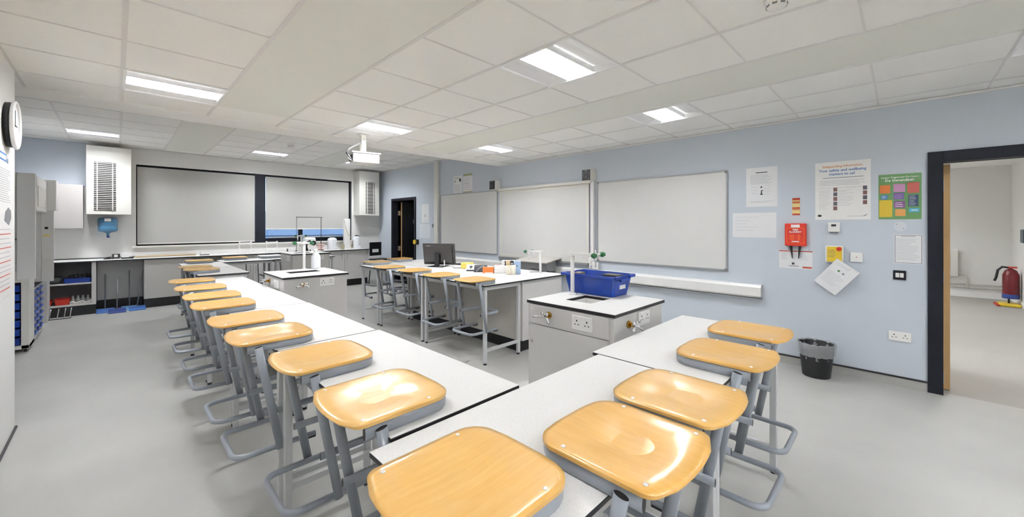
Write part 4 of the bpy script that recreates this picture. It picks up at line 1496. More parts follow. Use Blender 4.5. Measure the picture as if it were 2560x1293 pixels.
lines(b, INKL, -hw + 0.02, hw - 0.02, -hh + 0.05, hh - 0.07, 7, th, 0.008, 0.4); lines(b, PRE, -hw + 0.02, 0.04, -0.02, 0.0, 1, th, 0.008, 0.0); b.done('print', t)
t, hw, hh, th = notice('door_notice', 'tall white notice on the wall beside the black doorway', 'notice', 7.58, 7.88, 1.515, 1.935)
b = MB(); lines(b, INKL, -0.07, 0.07, -hh + 0.03, -hh + 0.06, 2, th, 0.006, 0.2); lines(b, INKL, -0.05, 0.06, hh - 0.05, hh - 0.03, 1, th, 0.006, 0); b.done('print', t)
b = MB(); rect(b, INK, -0.012, 0.008, -0.09, -0.02, -th - 0.0006); b.done('pictogram', t)
t, hw, hh, th = notice('lower_door_sheet', 'faint white sheet below the tall notice by the black doorway', 'notice', 7.53, 7.96, 1.16, 1.475, mat('faint_paper', (214, 219, 226), rough=0.8))
b = MB(); lines(b, INKL, -0.12, 0.12, -hh + 0.04, hh - 0.04, 5, th, 0.005, 0.5); b.done('print', t)
t = thing('emergency_button', 'round yellow emergency button on the edge of the black doorway', 'button', (XW - 0.02, 8.07, 1.06), -90)
b = MB(); b.box(INKD, -0.03, 0.07, -0.02, 0.02, -0.06, 0.06, 0.004); b.done('back_box', t)
b = MB(); b.cyl(YELL, (-0.01, -0.02, 0), (-0.01, -0.06, 0), 0.05); b.done('dome', t)
b = MB(); b.cyl(REDINK, (-0.01, -0.06, 0), (-0.01, -0.063, 0), 0.014); b.done('button_centre', t)
t = thing('wall_switch', 'tiny grey switch on the wall left of the tall vertical trunking', 'switch', (XW, 7.42, 1.44), -90)
b = MB(); b.box(MIDGREY, -0.02, 0.02, -0.015, 0, -0.04, 0.04, 0.003); b.done('rocker_plate', t)

# waste bin
t = thing('waste_bin', 'black round waste bin with a clear liner by the board wall', 'bin', (4.76, 0.58, 0))
b = MB(); b.lathe(CAPM, [(0.105, 0), (0.11, 0.004), (0.14, 0.30), (0.144, 0.315), (0.14, 0.315), (0.135, 0.30), (0.104, 0.008)], n=32); b.done('bin_body', t)
b = MB()
N = 48
prof = [(0.130, 0.20), (0.1445, 0.205), (0.1475, 0.26), (0.153, 0.318), (0.152, 0.324), (0.142, 0.322), (0.132, 0.27), (0.125, 0.17)]
rings = []
for r, z in prof[1:]:
    rings.append([b.bm.verts.new(((r + 0.0022 * math.sin(j * 5.1) + 0.0015 * math.sin(j * 2.3)) * math.cos(2 * math.pi * j / N),
                                  (r + 0.0022 * math.sin(j * 5.1)) * math.sin(2 * math.pi * j / N), z + 0.004 * math.sin(j * 1.9))) for j in range(N)])
i = b.mi(LINER)
for A, B_ in zip(rings, rings[1:]):
    for j in range(N):
        f = b.bm.faces.new((A[j], A[(j + 1) % N], B_[(j + 1) % N], B_[j])); f.material_index = i; f.smooth = True
b.done('bin_liner', t)

# ---------------------------------------------------------------- projector
t = thing('projector', 'white projector hanging from the ceiling on a short column', 'projector', (2.12, 4.66, 2.20))
b = MB()
rz = Matrix.Rotation(R(-12), 4, 'Z')
b.box(WHITEP, -0.135, 0.165, -0.125, 0.125, 0.0, 0.105, 0.008, rot=rz)
b.box(WHITEP, -0.15, 0.18, -0.135, 0.13, 0.11, 0.125, 0.004, rot=rz)
pb = b.done('projector_body', t)
b = MB()
for k in range(7):
    b.box(INKL, 0.03 + k * 0.014, 0.036 + k * 0.014, -0.1262, -0.125, 0.025, 0.085, rot=rz)
b.done('vent_slots', pb)
b = MB(); b.box(OFFW, -0.028, 0.028, -0.028, 0.028, 0.12, 0.351, 0.004); b.done('ceiling_column', t)
b = MB(); b.box(OFFW, -0.055, 0.055, -0.055, 0.055, 0.343, 0.352, 0.002); b.done('ceiling_plate', t)
for k, (m, off) in enumerate(((CAPM, 0.0), (CREAM, 0.010), (MIDGREY, -0.010))):
    b = MB()
    b.tube(m, [(-0.03, -0.02 + off, 0.25), (-0.12, -0.06 + off, 0.20), (-0.20, -0.09 + off, 0.15), (-0.235, -0.09 + off, 0.10), (-0.21, -0.07 + off, 0.06 - off), (-0.17, -0.05, 0.03 - off), (-0.13, -0.03, 0.04 + off)], 0.006, n=8)
    b.done('cable', t)
b = MB(); b.tube(CAPM, [(-0.235, -0.09, 0.10), (-0.19, -0.03, 0.06), (-0.13, 0.02, 0.07)], 0.012, n=8); b.box(CAPM, -0.15, -0.125, -0.08, 0.06, 0.02, 0.09, 0.004, rot=rz); b.done('plug', t)

# smoke detectors and ceiling sensor
for nm, loc, lb in (('smoke_detector', (2.27, 0.43, ZC), 'white smoke detector on the ceiling cut by the top edge of the picture'),
                    ('smoke_detector', (2.16, 7.6, ZF), 'small smoke detector on the far ceiling beyond the bulkhead')):
    t = thing(nm, lb, 'smoke detector', loc, 0, 'ceiling smoke detectors')
    b = MB(); b.lathe(WHITEP, [(0.052, 0), (0.055, -0.012), (0.048, -0.02), (0.04, -0.04), (0.02, -0.046), (0.005, -0.046)][::-1], n=24); b.done('detector_body', t)
    b = MB()
    for k in range(8):
        a = k * math.pi / 4
        b.box(MIDGREY, -0.010, 0.010, -0.0445, -0.0425, -0.037, -0.026, rot=Matrix.Rotation(a, 4, 'Z'))
    b.done('vent_slots', t)
t = thing('sprinkler_sensor', 'small grey sensor on the ceiling next to the wall clock', 'sensor', (-0.86, 6.2, ZF))
b = MB(); b.cyl(MIDGREY, (0, 0, 0), (0, 0, -0.03), 0.035, 0.02); b.box(DKGREY, -0.03, 0.03, -0.004, 0.004, -0.045, -0.03); b.done('sensor_body', t)

# ---------------------------------------------------------------- left wall: clock and poster
t = thing('wall_clock', 'round wall clock with white rim and dark back at the picture edge', 'clock', (XL, 4.19, 2.115))
b = MB(); b.cyl(CAPM, (0.0, 0, 0), (0.035, 0, 0), 0.145, 0.15, n=40); b.done('clock_back', t)
b = MB()
tor = [(0.04, 0.15 * math.cos(a), 0.15 * math.sin(a)) for a in (2 * math.pi * k / 40 for k in range(40))]
b.tube(WHITEP, tor, 0.011, n=10, closed=True, up=(1, 0, 0)); b.done('rim', t)
b = MB(); b.cyl(PAPER, (0.035, 0, 0), (0.037, 0, 0), 0.142, n=40); b.done('dial', t)
b = MB(); b.box(INKD, 0.0375, 0.039, -0.003, 0.003, -0.01, 0.10); b.box(INKD, 0.0375, 0.039, -0.01, 0.075, -0.003, 0.003); b.done('hands', t)

t = thing('science_poster', 'tall white poster with a blue outlined heading on the side wall by the picture edge', 'poster', (XL + 0.001, 3.90, 0.98), 90)
b = MB(); b.box(WHITEP, -0.5, 0.5, -0.002, 0, 0, 0.98); b.done('sheet', t)
b = MB()
for (x0, x1, z0, z1) in ((-0.3, 0.27, 0.885, 0.895), (-0.3, 0.27, 0.925, 0.935), (0.262, 0.272, 0.885, 0.935), (0.30, 0.312, 0.885, 0.91), (0.318, 0.33, 0.885, 0.91), (0.30, 0.33, 0.88, 0.888)):
    rect(b, INKB, x0, x1, z0, z1, -0.0028)
b.done('heading', t)
b = MB()
for k in range(16):
    z = 0.83 - k * 0.014
    rect(b, INKL, 0.05, 0.42 - 0.1 * random.random(), z, z + 0.005, -0.0026)
b.prism(INK, [(0.20, 0.50), (0.36, 0.47), (0.44, 0.52), (0.43, 0.57), (0.34, 0.59), (0.24, 0.56)], (-0.0028, -0.002), 'y')
for k in range(14):
    z = 0.44 - k * 0.03
    rect(b, REDINK if k % 3 == 1 else INKL, 0.05, 0.44 - 0.06 * random.random(), z, z + 0.006, -0.0026)
b.done('print', t)


# ---------------------------------------------------------------- ventilation units on window wall
def vent_unit(x0, x1, yf, z0, z1, gx0, gx1, gz0, gz1, label, bars=True):
    cx = (x0 + x1) / 2
    t = thing('ventilation_unit', label, 'ventilation unit', (cx, YF, z0), 0, 'wall ventilation units')
    D = YF - yf
    b = MB(); b.box(OFFW, x0 - cx, x1 - cx, -D, 0, 0, z1 - z0, 0.006); b.done('casing', t)
    b = MB(); b.box(DKGREY, gx0 - cx, gx1 - cx, -D - 0.004, -D, gz0 - z0, gz1 - z0); b.done('grille_opening', t)
    b = MB()
    n = 26
    for k in range(n):
        z = gz0 - z0 + (gz1 - gz0) * (k + 0.5) / n
        b.box(OFFW if k % 3 else BEIGE, gx0 - cx, gx1 - cx, -D - 0.014, -D - 0.004, z - 0.005, z + 0.004)
    for fx in (0.15, 0.85):
        x = gx0 - cx + (gx1 - gx0) * fx
        b.box(OFFW, x - 0.006, x + 0.006, -D - 0.018, -D - 0.004, gz0 - z0, gz1 - z0)
    b.done('grille', t)


vent_unit(-0.35, 0.19, 9.60, 1.635, 2.79, -0.262, 0.0, 1.70, 2.52, 'large white louvred ventilation unit over the blue water bottle')
vent_unit(4.28, 4.80, 9.60, 1.70, 2.815, 4.44, 4.68, 1.745, 2.55, 'white louvred ventilation unit in the corner by the black doorway')

WCUP = mat('warm_cupboard_laminate', (190, 186, 182), rough=0.5)
t = thing('wall_cupboard', 'plain pale grey wall cupboard above the far corner worktop', 'cupboard', (-0.62, YF, 1.40))
b = MB(); b.box(WCUP, -0.30, 0.235, -0.30, 0, 0, 0.72); b.done('body', t)
b = MB(); b.box(WCUP, -0.30, 0.235, -0.32, -0.302, 0, 0.72, 0.002); b.done('door', t)

# water bottle hung under the unit
t = thing('water_bottle', 'large blue water bottle hanging neck down below the left ventilation unit', 'bottle', (-0.10, 9.80, 1.27))
b = MB(); b.lathe(WATER, [(0.02, 0.0), (0.02, 0.04), (0.045, 0.055), (0.115, 0.075), (0.125, 0.10), (0.125, 0.16), (0.118, 0.17), (0.125, 0.18), (0.125, 0.28), (0.11, 0.31), (0.03, 0.315)], n=28); b.done('bottle_body', t)
b = MB(); b.cyl(BLUED, (0, 0, -0.035), (0, 0, 0.005), 0.015); b.box(BLUED, -0.01, 0.03, -0.02, 0.01, -0.03, -0.015); b.done('spout', t)
b = MB(); b.box(BLUED, -0.125, 0.125, 0.10, 0.16, 0.22, 0.25); b.box(WHITEP, -0.04, 0.04, -0.135, -0.12, 0.25, 0.30, 0.004); b.done('bracket', t)

# ---------------------------------------------------------------- window counter and base units
t = thing('window_worktop', 'long pale worktop running beneath the windows', 'worktop', (1.45, 9.66, 0.85))
b = MB(); b.box(BLACKE, -3.03, 2.97, -0.31, 0.295, 0, 0.018); b.box(TOP, -3.03, 2.97, -0.309, 0.294, 0.018, 0.020); b.done('top_slab', t)
b = MB(); b.box(BLACKE, -3.03, -0.35, 0.282, 0.297, 0.02, 0.035); b.done('rear_strip', t)


def open_unit():
    t = thing('open_shelf_unit', 'open grey shelf unit under the worktop holding trays and glassware', 'shelf unit', (-0.70, 9.66, 0))
    b = MB()
    b.box(CABM, 0.42, 0.47, -0.30, 0.28, 0.16, 0.849)
    b.box(CABM, -0.5, -0.48, -0.28, 0.28, 0.16, 0.849)
    b.box(CABE, -0.48, 0.42, 0.265, 0.28, 0.16, 0.849)
    b.box(CABM, -0.48, 0.42, -0.29, 0.265, 0.16, 0.185)
    b.done('carcass', t)
    b = MB(); b.box(CABM, -0.48, 0.42, -0.27, 0.265, 0.50, 0.52); b.done('shelf', t)
    b = MB(); b.box(PLINTH, -0.5, 0.47, -0.26, 0.28, 0, 0.16); b.done('plinth', t)


open_unit()
b = MB(); b.box(CABM, -0.225, 0.34, 9.80, 9.82, 0.16, 0.848); b.box(PLINTH, -0.225, 0.34, 9.78, 9.82, 0, 0.16)
tag(b.done('back_panel'), 'grey recessed back panel behind the dustpan handles under the worktop', 'panel')


def base_unit(x0, x1, label, doors=1, handles=(), drawer=False, m=CABM):
    cx = (x0 + x1) / 2
    t = thing('base_cabinet', label, 'cabinet', (cx, 9.66, 0), 0, 'base cabinets under the window worktop')
    hw = (x1 - x0) / 2
    b = MB(); b.box(m, -hw, hw, -0.265, 0.28, 0.16, 0.849); b.done('body', t)
    b = MB(); b.box(PLINTH, -hw, hw, -0.22, 0.25, 0, 0.16); b.done('plinth', t)
    w_ = 2 * hw / doors
    for k in range(doors):
        a, c = -hw + k * w_ + 0.002, -hw + (k + 1) * w_ - 0.002
        zt = 0.845
        if drawer:
            b = MB(); b.box(m, a, c, -0.285, -0.266, 0.70, zt, 0.001); dr = b.done('drawer', t)
            b = MB(); b.tube(STEEL, [((a + c) / 2 - 0.05, -0.287, 0.785), ((a + c) / 2 - 0.05, -0.305, 0.785), ((a + c) / 2 + 0.05, -0.305, 0.785), ((a + c) / 2 + 0.05, -0.287, 0.785)], 0.005, n=8); b.done('handle', dr)
            zt = 0.696
        b = MB(); b.box(m, a, c, -0.285, -0.266, 0.165, zt, 0.001); d = b.done('door', t)
        if k < len(handles):
            hx = a + 0.05 if handles[k] == 'l' else c - 0.05
            b = MB(); b.tube(STEEL, [(hx, -0.286, zt - 0.06), (hx, -0.308, zt - 0.06), (hx, -0.308, zt - 0.19), (hx, -0.286, zt - 0.19)], 0.005, n=8, up=(0, 1, 0)); b.done('handle', d)


base_unit(0.345, 1.02, 'plain beige base cabinet next to the dustpan recess', m=mat('warm_grey_laminate', (196, 194, 190), rough=0.5))
base_unit(1.52, 2.42, 'base cabinet with drawers behind the crosswise tables', 2, ('r', 'l'), True)
base_unit(2.425, 3.22, 'base cabinet hidden mostly by the farthest sink cabinet', 1, ('r',))
base_unit(3.225, 4.41, 'double door base cabinet with slim steel handles below the water barrels', 2, ('r', 'l'))

# dustpans with long handles in the recess
for k, (x, y, hgt, lean, m, lb) in enumerate(((-0.13, 9.42, 0.62, 0, BLUEM, 'long handled dustpan nearest the open shelf unit'),
                                     (0.01, 9.28, 0.56, 0.01, BLUED, 'long handled dustpan with a dark blue pan in front'),
                                     (0.165, 9.46, 0.66, 0, mat('sky_blue_plastic', (112, 160, 200), rough=0.4), 'long handled dustpan with a light blue pan'),
                                     (0.255, 9.34, 0.66, 0.085, BLUEM, 'long handled dustpan leaning towards the beige cabinet'))):
    t = thing('dustpan', lb, 'dustpan', (x, y, 0), 0, 'long handled dustpans')
    b = MB(); b.prism(m, [(-0.10, 0.0), (0.12, 0.0), (0.12, 0.045), (0.10, 0.05), (0.08, 0.012), (-0.10, 0.006)], (-0.10, 0.11), 'x'); b.done('pan', t)
    b = MB(); b.tube(MIDGREY, [(0, 0.10, 0.04), (lean, 0.16, hgt)], 0.009, n=8); b.done('handle', t)

# things in and around the open shelf unit
t = thing('blue_shelf_tray', 'blue tray full of cables on the upper shelf of the open unit', 'tray', (-0.43, 9.55, 0.521))
b = MB(); shell(b, BLUET, 0.15, 0.12, 0.16, 0.13, 0.075); b.done('tray_body', t)
for k in range(5):
    b = MB(); b.tube(CAPM, [(-0.12 + k * 0.05, -0.05, 0.05), (-0.10 + k * 0.05, 0.0, 0.11), (-0.06 + k * 0.05, 0.03, 0.12 + 0.02 * (k % 2)), (-0.05 + k * 0.045, 0.0, 0.06)], 0.010, n=8)
    tag(b.done('cable', None, (-0.43, 9.55, 0.522)), 'black cable coiled in the blue shelf tray', 'cable', 'cables in the blue shelf tray')
t = thing('red_tray', 'red plastic trays on the bottom shelf of the open unit', 'tray', (-0.83, 9.52, 0.186))
b = MB(); shell(b, RED, 0.11, 0.10, 0.13, 0.12, 0.07); b.done('tray_body', t)
t = thing('red_tray', 'second red plastic tray nearer the glassware rack', 'tray', (-0.60, 9.50, 0.186))
b = MB(); shell(b, RED, 0.07, 0.10, 0.085, 0.12, 0.095); b.done('tray_body', t)
t = thing('glassware_rack', 'white wavy rack of clear flasks on the bottom shelf', 'rack', (-0.38, 9.50, 0.186))
b = MB()
b.tube(WHITEP, [(-0.14 + 0.02 * k, -0.09, 0.03 + 0.012 * math.sin(k * 1.2)) for k in range(15)], 0.010, n=8)
b.box(WHITEP, -0.14, 0.14, -0.09, 0.09, 0.0, 0.012)
b.done('rack_base', t)
for k in range(5):
    b = MB(); b.lathe(CLEARP, [(0.02, 0), (0.03, 0.02), (0.028, 0.05), (0.012, 0.08), (0.012, 0.11)], n=14)
    tag(b.done('glass_flask', None, (-0.49 + k * 0.055, 9.50 + 0.02 * (k % 2), 0.199)), 'small clear flask standing in the white rack', 'flask', 'flasks in the white rack')
t = thing('grey_bowl', 'dark grey tub on the upper shelf beside the blue tray', 'tub', (-0.68, 9.55, 0.521))
b = MB(); b.lathe(mat('smoke_plastic', (112, 116, 118), rough=0.4), [(0.06, 0), (0.075, 0.1), (0.07, 0.1), (0.055, 0.01)]); b.done('tub_body', t)
t = thing('black_pouch', 'flat black pouch lying on the upper shelf edge', 'pouch', (-0.86, 9.50, 0.521))
b = MB(); b.ball(CAPM, (0, 0, 0.02), 0.09, 0.22); b.done('pouch_body', t)
t = thing('wire_basket', 'small wire stool-like rack on the floor below the open shelf unit', 'rack', (-0.60, 9.22, 0))
b = MB()
for x in (-0.12, -0.04, 0.03, 0.09):
    b.tube(STEEL, [(x, 0, 0.0), (x + 0.02, 0.01, 0.16)], 0.006, n=6)
b.tube(CAPM, [(-0.14, -0.02, 0.008), (0.0, -0.04, 0.008), (0.10, -0.02, 0.008), (0.11, 0.03, 0.008)], 0.006, n=6)
b.done('wire_frame', t)

# on the worktop, left to right
t = thing('black_stapler', 'small black stapler on the far left of the worktop', 'stapler', (-0.12, 9.62, 0.87))
b = MB(); b.box(CAPM, -0.03, 0.09, -0.02, 0.02, 0, 0.012, 0.004); b.prism(CAPM, [(-0.02, 0.012), (0.06, 0.012), (0.05, 0.04), (0.0, 0.035)], (-0.015, 0.015), 'y'); b.done('stapler_body', t)
t = thing('desk_phone', 'dark box with a white square face on the worktop', 'box', (0.00, 9.70, 0.87))
b = MB(); b.box(DKGREY, -0.05, 0.05, -0.03, 0.03, 0, 0.085, 0.006); b.done('casing', t)
b = MB(); b.box(WHITEP, -0.022, 0.022, -0.032, -0.03, 0.03, 0.07); b.done('face', t)
t = thing('tissue_box', 'white low box on the worktop beside the dark box', 'box', (0.13, 9.74, 0.87))
b = MB(); b.box(WHITEP, -0.065, 0.065, -0.04, 0.04, 0, 0.09, 0.004); b.done('box_body', t)
t = thing('black_caliper', 'black tape roll lying on the worktop in front of the white box', 'tape', (0.13, 9.58, 0.87))
b = MB(); b.box(CAPM, -0.07, 0.05, -0.02, 0.02, 0, 0.022, 0.004); b.cyl(CAPM, (0.06, 0, 0.0), (0.06, 0, 0.03), 0.03); b.done('roll', t)
b = MB(); b.tube(BRISTLE, [(0.24, 9.74, 0.885), (1.10, 9.80, 0.885)], 0.015, n=10)
tag(b.done('wooden_rod'), 'long pale wooden rod lying along the worktop under the window', 'rod')
b = MB(); b.tube(BRISTLE, [(0.24, 9.80, 0.88), (1.06, 9.88, 0.88)], 0.010, n=10)
tag(b.done('wooden_rod'), 'thinner pale wooden rod behind the long one on the worktop', 'rod')
t = thing('white_card_box', 'white box with dark base lying at the end of the wooden rods', 'box', (1.22, 9.66, 0.87))
b = MB(); b.box(WHITEP, -0.07, 0.07, -0.05, 0.05, 0.012, 0.065, 0.003); b.box(CAPM, -0.075, 0.07, -0.052, 0.052, 0, 0.013); b.done('box_body', t)


def rack(x, y, label):
    t = thing('clamp_rack', label, 'rack', (x, y, 0.87), 0, 'white racks on the worktop')
    b = MB()
    for sx in (-0.10, 0.10):
        b.box(WHITEP, sx - 0.012, sx + 0.012, -0.012, 0.012, 0, 0.24, 0.003)
        b.box(WHITEP, sx - 0.012, sx + 0.012, -0.06, 0.06, 0, 0.012, 0.003)
    b.done('uprights', t)
    b = MB(); b.box(WHITEP, -0.10, 0.10, -0.008, 0.008, 0.19, 0.225, 0.003); b.box(WHITEP, -0.10, 0.10, -0.008, 0.008, 0.04, 0.055, 0.003); b.done('crossbar', t)


rack(1.88, 9.62, 'white upright rack on the worktop under the left blind')
rack(2.36, 9.62, 'white upright rack on the worktop next to the dark window post')
t = thing('white_meter', 'low white meter box behind the farthest sink cabinet', 'box', (2.74, 9.62, 0.87))
b = MB(); b.box(WHITEP, -0.07, 0.07, -0.04, 0.04, 0.008, 0.075, 0.006); b.box(CAPM, -0.08, -0.07, -0.03, 0.04, 0, 0.06); b.done('casing', t)
t = thing('wire_stand', 'tall thin black wire stand in front of the right blind', 'stand', (3.10, 9.62, 0.87))
b = MB()
for x in (-0.27, 0.255):
    for y in (-0.06, 0.06):
        b.tube(CAPM, [(x + (0.0 if y < 0 else 0.035), y, 0), (x + (0.0 if y < 0 else 0.035), y, 0.765)], 0.0045, n=6)
b.tube(CAPM, [(-0.28, -0.06, 0.765), (0.29, -0.06, 0.765)], 0.006, n=6)
b.tube(CAPM, [(-0.245, 0.06, 0.765), (0.30, 0.06, 0.765)], 0.006, n=6)
b.box(CAPM, -0.29, -0.21, -0.08, 0.08, 0, 0.01); b.box(CAPM, 0.24, 0.31, -0.08, 0.08, 0, 0.01)
b.done('wire_frame', t)
t = thing('white_jerrycan', 'white jerrycan behind the taps of the sink cabinets', 'canister', (3.16, 9.75, 0.87))
b = MB(); b.box(WHITEP, -0.13, 0.12, -0.09, 0.09, 0, 0.30, 0.035, seg=3); b.done('can_body', t)
b = MB(); b.cyl(CAPM, (0.06, -0.095, 0.17), (0.06, -0.09, 0.17), 0.055); b.done('cap', t)
t = thing('black_microscope', 'small black instrument with a white lens on the worktop', 'instrument', (3.05, 9.50, 0.87))
b = MB(); b.box(CAPM, -0.05, 0.05, -0.04, 0.04, 0, 0.03, 0.006); b.tube(CAPM, [(-0.02, 0, 0.03), (-0.04, 0, 0.12), (0.0, 0, 0.2), (0.05, 0, 0.23)], 0.028); b.done('instrument_body', t)
b = MB(); b.cyl(WHITEP, (0.02, -0.045, 0.10), (0.02, -0.03, 0.10), 0.025); b.done('lens', t)
t = thing('pink_tubing', 'coil of pink rubber tubing on the worktop behind the jerrycan', 'tubing', (3.36, 9.62, 0.87))
b = MB()
for k in range(3):
    b.tube(PINK, [(0.06 * math.cos(a), 0.05 * math.sin(a), 0.03 + k * 0.05) for a in (2 * math.pi * j / 16 for j in range(16))], 0.014, n=8, closed=True)
b.done('coil', t)


def barrel(x, y, r, h, label, lid):
    t = thing('water_barrel', label, 'barrel', (x, y, 0.87), 0, 'plastic water barrels on the worktop')
    b = MB(); b.lathe(MILKY, [(r * 0.96, 0), (r, 0.02), (r, h * 0.8), (r * 0.85, h * 0.92), (r * 0.35, h)], n=24); b.done('barrel_body', t)
    if lid:
        b = MB(); b.cyl(CAPM, (0, 0, h), (0, 0, h + 0.02), 0.04); b.tube(MIDGREY, [(0.045 * math.cos(a), 0, h + 0.03 + 0.05 * math.sin(a)) for a in (math.pi * j / 8 for j in range(9))], 0.006, n=6); b.done('handle', t)
    else:
        b = MB(); b.cyl(CAPM, (0, 0, h), (0, 0, h + 0.025), 0.03); b.box(CAPM, 0.02, 0.09, -0.01, 0.01, h, h + 0.012); b.done('cap', t)
    b = MB(); b.cyl(WHITEP, (0.5 * r, -r * 0.8, 0.05), (0.7 * r, -r * 1.25, 0.045), 0.012); b.done('spigot', t)


barrel(3.64, 9.66, 0.105, 0.29, 'white water barrel with a ring handle in front of the window gap', True)
barrel(4.22, 9.64, 0.085, 0.31, 'white water barrel with black cap in the corner by the ventilation unit', False)
t = thing('glass_jar', 'small jar with dark contents between the barrel and the white panel', 'jar', (3.86, 9.60, 0.87))
b = MB(); b.lathe(mat('jar_green', (150, 144, 120), rough=0.3, vary=0.3, scale=60), [(0.04, 0), (0.045, 0.02), (0.045, 0.11), (0.03, 0.13)]); b.done('jar_body', t)
t = thing('still_panel', 'tall white water still panel with a hanging tube', 'apparatus', (4.0, 9.70, 0.87))
b = MB(); b.box(WHITEP, -0.075, 0.075, -0.03, 0.03, 0, 0.74, 0.006); b.done('panel', t)
b = MB(); b.tube(BRISTLE, [(-0.07, -0.035, 0.70), (-0.05, -0.06, 0.52), (0.02, -0.07, 0.33), (0.10, -0.06, 0.26)], 0.006, n=8); b.done('tube', t)
b = MB(); b.lathe(WHITEP, [(0.02, 0), (0.02, 0.16), (0.045, 0.2), (0.05, 0.215)], (0.10, -0.05, 0.0)); b.done('funnel', t)
b = MB(); b.box(BRASS, 0.08, 0.10, -0.12, -0.08, 0.05, 0.11, 0.004); b.done('valve', t)

# black chair in the corner
t = thing('plastic_chair', 'black plastic chair with a slot in its back in the far corner', 'chair', (4.58, 9.12, 0), 12)
b = MB()
for (x0, x1, z0, z1) in ((-0.17, 0.17, 0.86, 1.03), (-0.17, -0.10, 0.78, 0.86), (0.10, 0.17, 0.78, 0.86), (-0.17, 0.17, 0.70, 0.78)):
    b.box(CAPM, x0, x1, 0.16, 0.18, z0, z1)
b.done('backrest', t)
b = MB(); b.box(CAPM, -0.19, 0.19, -0.2, 0.19, 0.60, 0.63, 0.01); b.done('seat', t)
for sx in (-1, 1):
    for sy in (-1, 1):
        b = MB(); b.tube(CAPM, [(sx * 0.15, sy * 0.14, 0.60), (sx * 0.19, sy * 0.18, 0)], 0.012, n=8); b.done('leg', t)

# ---------------------------------------------------------------- left corner: storage racks and tall cabinets
t = thing('tray_trolley', 'white framed storage rack of blue trays beside the side wall', 'rack', (-1.0, 7.32, 0), 0)
b = MB()
for x in (-0.34, 0.24):
    b.box(OFFW, x, x + 0.06, -0.22, 0.18, 0.04, 0.80, 0.003)
b.box(OFFW, -0.34, 0.30, -0.22, 0.18, 0.80, 0.83); b.box(OFFW, -0.34, 0.30, -0.22, 0.18, 0.04, 0.08)
b.box(OFFW, -0.28, 0.24, 0.16, 0.18, 0.08, 0.80)
b.done('carcass', t)
for x in (-0.3, 0.26):
    b = MB(); b.cyl(CAPM, (x, -0.18, 0.02), (x + 0.02, -0.18, 0.02), 0.02); b.done('castor', t)
tray = None
for k in range(7):
    if tray is None:
        tray = thing('rack_tray', '-', 'tray', (0, 0, 0), 0, 'blue trays in the side wall rack')
        b = MB(); b.box(BLUET, -0.25, 0.23, -0.19, 0.15, 0, 0.075, 0.004); b.box(BLUET, -0.255, 0.235, -0.205, 0.15, 0.068, 0.078, 0.002); b.done('tray_body', tray)
        tray['label'] = 'blue tray at the bottom of the rack beside the side wall'
        tray.location = (-1.0, 7.30, 0.09)
    else:
        copy_tree(tray, (-1.0, 7.30, 0.09 + k * 0.1), 0, 'blue tray in the rack beside the side wall, number %s from its bottom tray' % ('two', 'three', 'four', 'five', 'six', 'seven')[k - 1])
t = thing('tray_rack', 'low grey rack with three columns of blue trays facing the room', 'rack', (-0.93, 7.95, 0), 0)
b = MB()
for y in (-0.42, -0.13, 0.16, 0.45):
    b.box(OFFW, -0.2, 0.215, y, y + 0.012, 0.05, 0.66)
b.box(OFFW, -0.2, 0.22, -0.42, 0.462, 0.66, 0.675); b.box(DKGREY, -0.2, 0.222, -0.42, 0.462, 0.675, 0.68); b.box(OFFW, -0.2, 0.22, -0.42, 0.462, 0.035, 0.05)
b.done('carcass', t)
for y in (-0.38, 0.42):
    b = MB(); b.cyl(CAPM, (0.17, y, 0.02), (0.17, y + 0.02, 0.02), 0.02); b.done('castor', t)
st = None
cols = ('column nearest the white post', 'middle column', 'column nearest the window counter')
rows = ('lowest row', 'second row', 'third row', 'fourth row', 'fifth row', 'sixth row', 'top row')
for c in range(3):
    for r in range(7):
        loc = (-0.93, 7.95 - 0.404 + 0.29 * c + 0.137, 0.054 + r * 0.0855)
        lb = 'blue tray in the low rack, %s, %s' % (rows[r], cols[c])
        if st is None:
            st = thing('small_tray', lb, 'tray', loc, 0, 'blue trays in the low rack')
            b = MB()
            b.prism(BLUED, [(-0.18, 0.0), (0.20, 0.0), (0.215, 0.05), (0.225, 0.055), (0.225, 0.062), (-0.18, 0.062)], (-0.132, 0.132), 'y')
            tb = b.done('tray_body', st)
            b = MB(); b.prism(mat('tray_lip_blue', (92, 122, 200), rough=0.3), [(0.208, 0.04), (0.235, 0.052), (0.235, 0.062), (0.222, 0.062)], (-0.10, 0.10), 'y'); b.done('lip', st)
        else:
            copy_tree(st, loc, 0, lb)

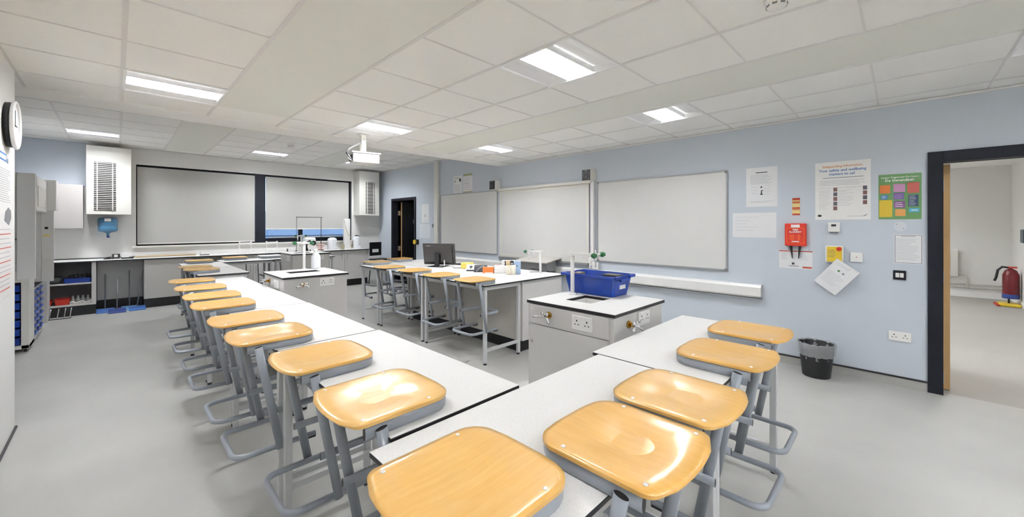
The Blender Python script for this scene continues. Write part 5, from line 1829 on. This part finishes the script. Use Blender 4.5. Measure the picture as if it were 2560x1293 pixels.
t = thing('tall_cabinet', 'tall white open-fronted cabinet standing on the rack by the side wall', 'cabinet', (-1.0, 7.35, 0.831), 0)
b = MB()
b.box(WHITEP, 0.21, 0.345, -0.25, -0.20, 0.0, 1.22, 0.003)
b.box(WHITEP, 0.17, 0.21, -0.20, 0.2, 0, 1.22)
b.box(CABM, -0.34, -0.30, -0.25, 0.2, 0.0, 1.22, 0.003)
b.box(OFFW, -0.30, 0.17, 0.16, 0.2, 0, 1.22)
b.box(OFFW, -0.30, 0.21, -0.24, 0.2, 1.05, 1.22); b.box(OFFW, -0.30, 0.21, -0.24, 0.2, 0.0, 0.10)
b.done('carcass', t)
b = MB(); b.box(MIDGREY, -0.30, 0.21, -0.20, 0.16, 0.45, 0.47); b.done('shelf', t)
t = thing('standing_book', 'cream folder standing inside the tall open cabinet', 'folder', (-0.86, 7.2, 0.932), 0)
b = MB(); b.box(CREAM, -0.03, 0.03, -0.05, 0.1, 0, 0.29, 0.003); b.done('cover', t)
t = thing('fume_cupboard', 'white fume cupboard with projecting hood behind the tall open cabinet', 'cupboard', (-1.0, 8.42, 0.70), 0)
b = MB(); b.box(WHITEP, -0.5, 0.30, -0.30, 0.35, 0.0, 1.36, 0.003); b.done('body', t)
b = MB(); b.box(WHITEP, 0.222, 0.35, -1.24, -0.32, 0.92, 1.33, 0.01); hd = b.done('hood', t)
b = MB(); b.box(OFFW, 0.351, 0.355, -1.18, -0.38, 0.97, 1.22); b.done('hood_panel', hd)
b = MB(); b.box(WHITEP, 0.301, 0.43, -0.32, -0.02, 0.95, 1.36, 0.006); b.done('hood_end', t)
b = MB(); b.box(WHITEP, 0.301, 0.41, -0.31, -0.29, 0.0, 0.95, 0.004); pn = b.done('service_panel', t)
b = MB(); b.box(INKD, 0.33, 0.36, -0.313, -0.31, 0.70, 0.73); b.box(YELP, 0.315, 0.375, -0.313, -0.31, 0.60, 0.63); b.done('emblem', pn)
b = MB(); b.box(WHITEP, 0.31, 0.39, -0.33, -0.31, 0.28, 0.36, 0.003); b.done('socket', pn)
t = thing('reagent_bottle', 'small white bottle with a yellow cap on top of the low tray rack', 'bottle', (-0.76, 8.25, 0.68))
b = MB(); b.lathe(MILKY, [(0.035, 0), (0.035, 0.07), (0.02, 0.08)]); b.done('bottle_body', t)
b = MB(); b.cyl(YELL, (0, 0, 0.078), (0, 0, 0.12), 0.03); b.done('cap', t)
t = thing('green_sponge', 'dark green cloth bundle on top of the low tray rack', 'cloth', (-0.78, 7.75, 0.68))
b = MB(); b.ball(mat('dark_green_cloth', (70, 98, 84), rough=0.8), (0, 0, 0.03), 0.06, 0.5); b.done('bundle', t)
b = MB(); b.box(CABM, LW + 0.02, -0.72, 9.0, 9.34, 0.0, 0.869)
tag(b.done('corner_cabinet'), 'pale grey cabinet end in the far corner behind the tray rack', 'cabinet')
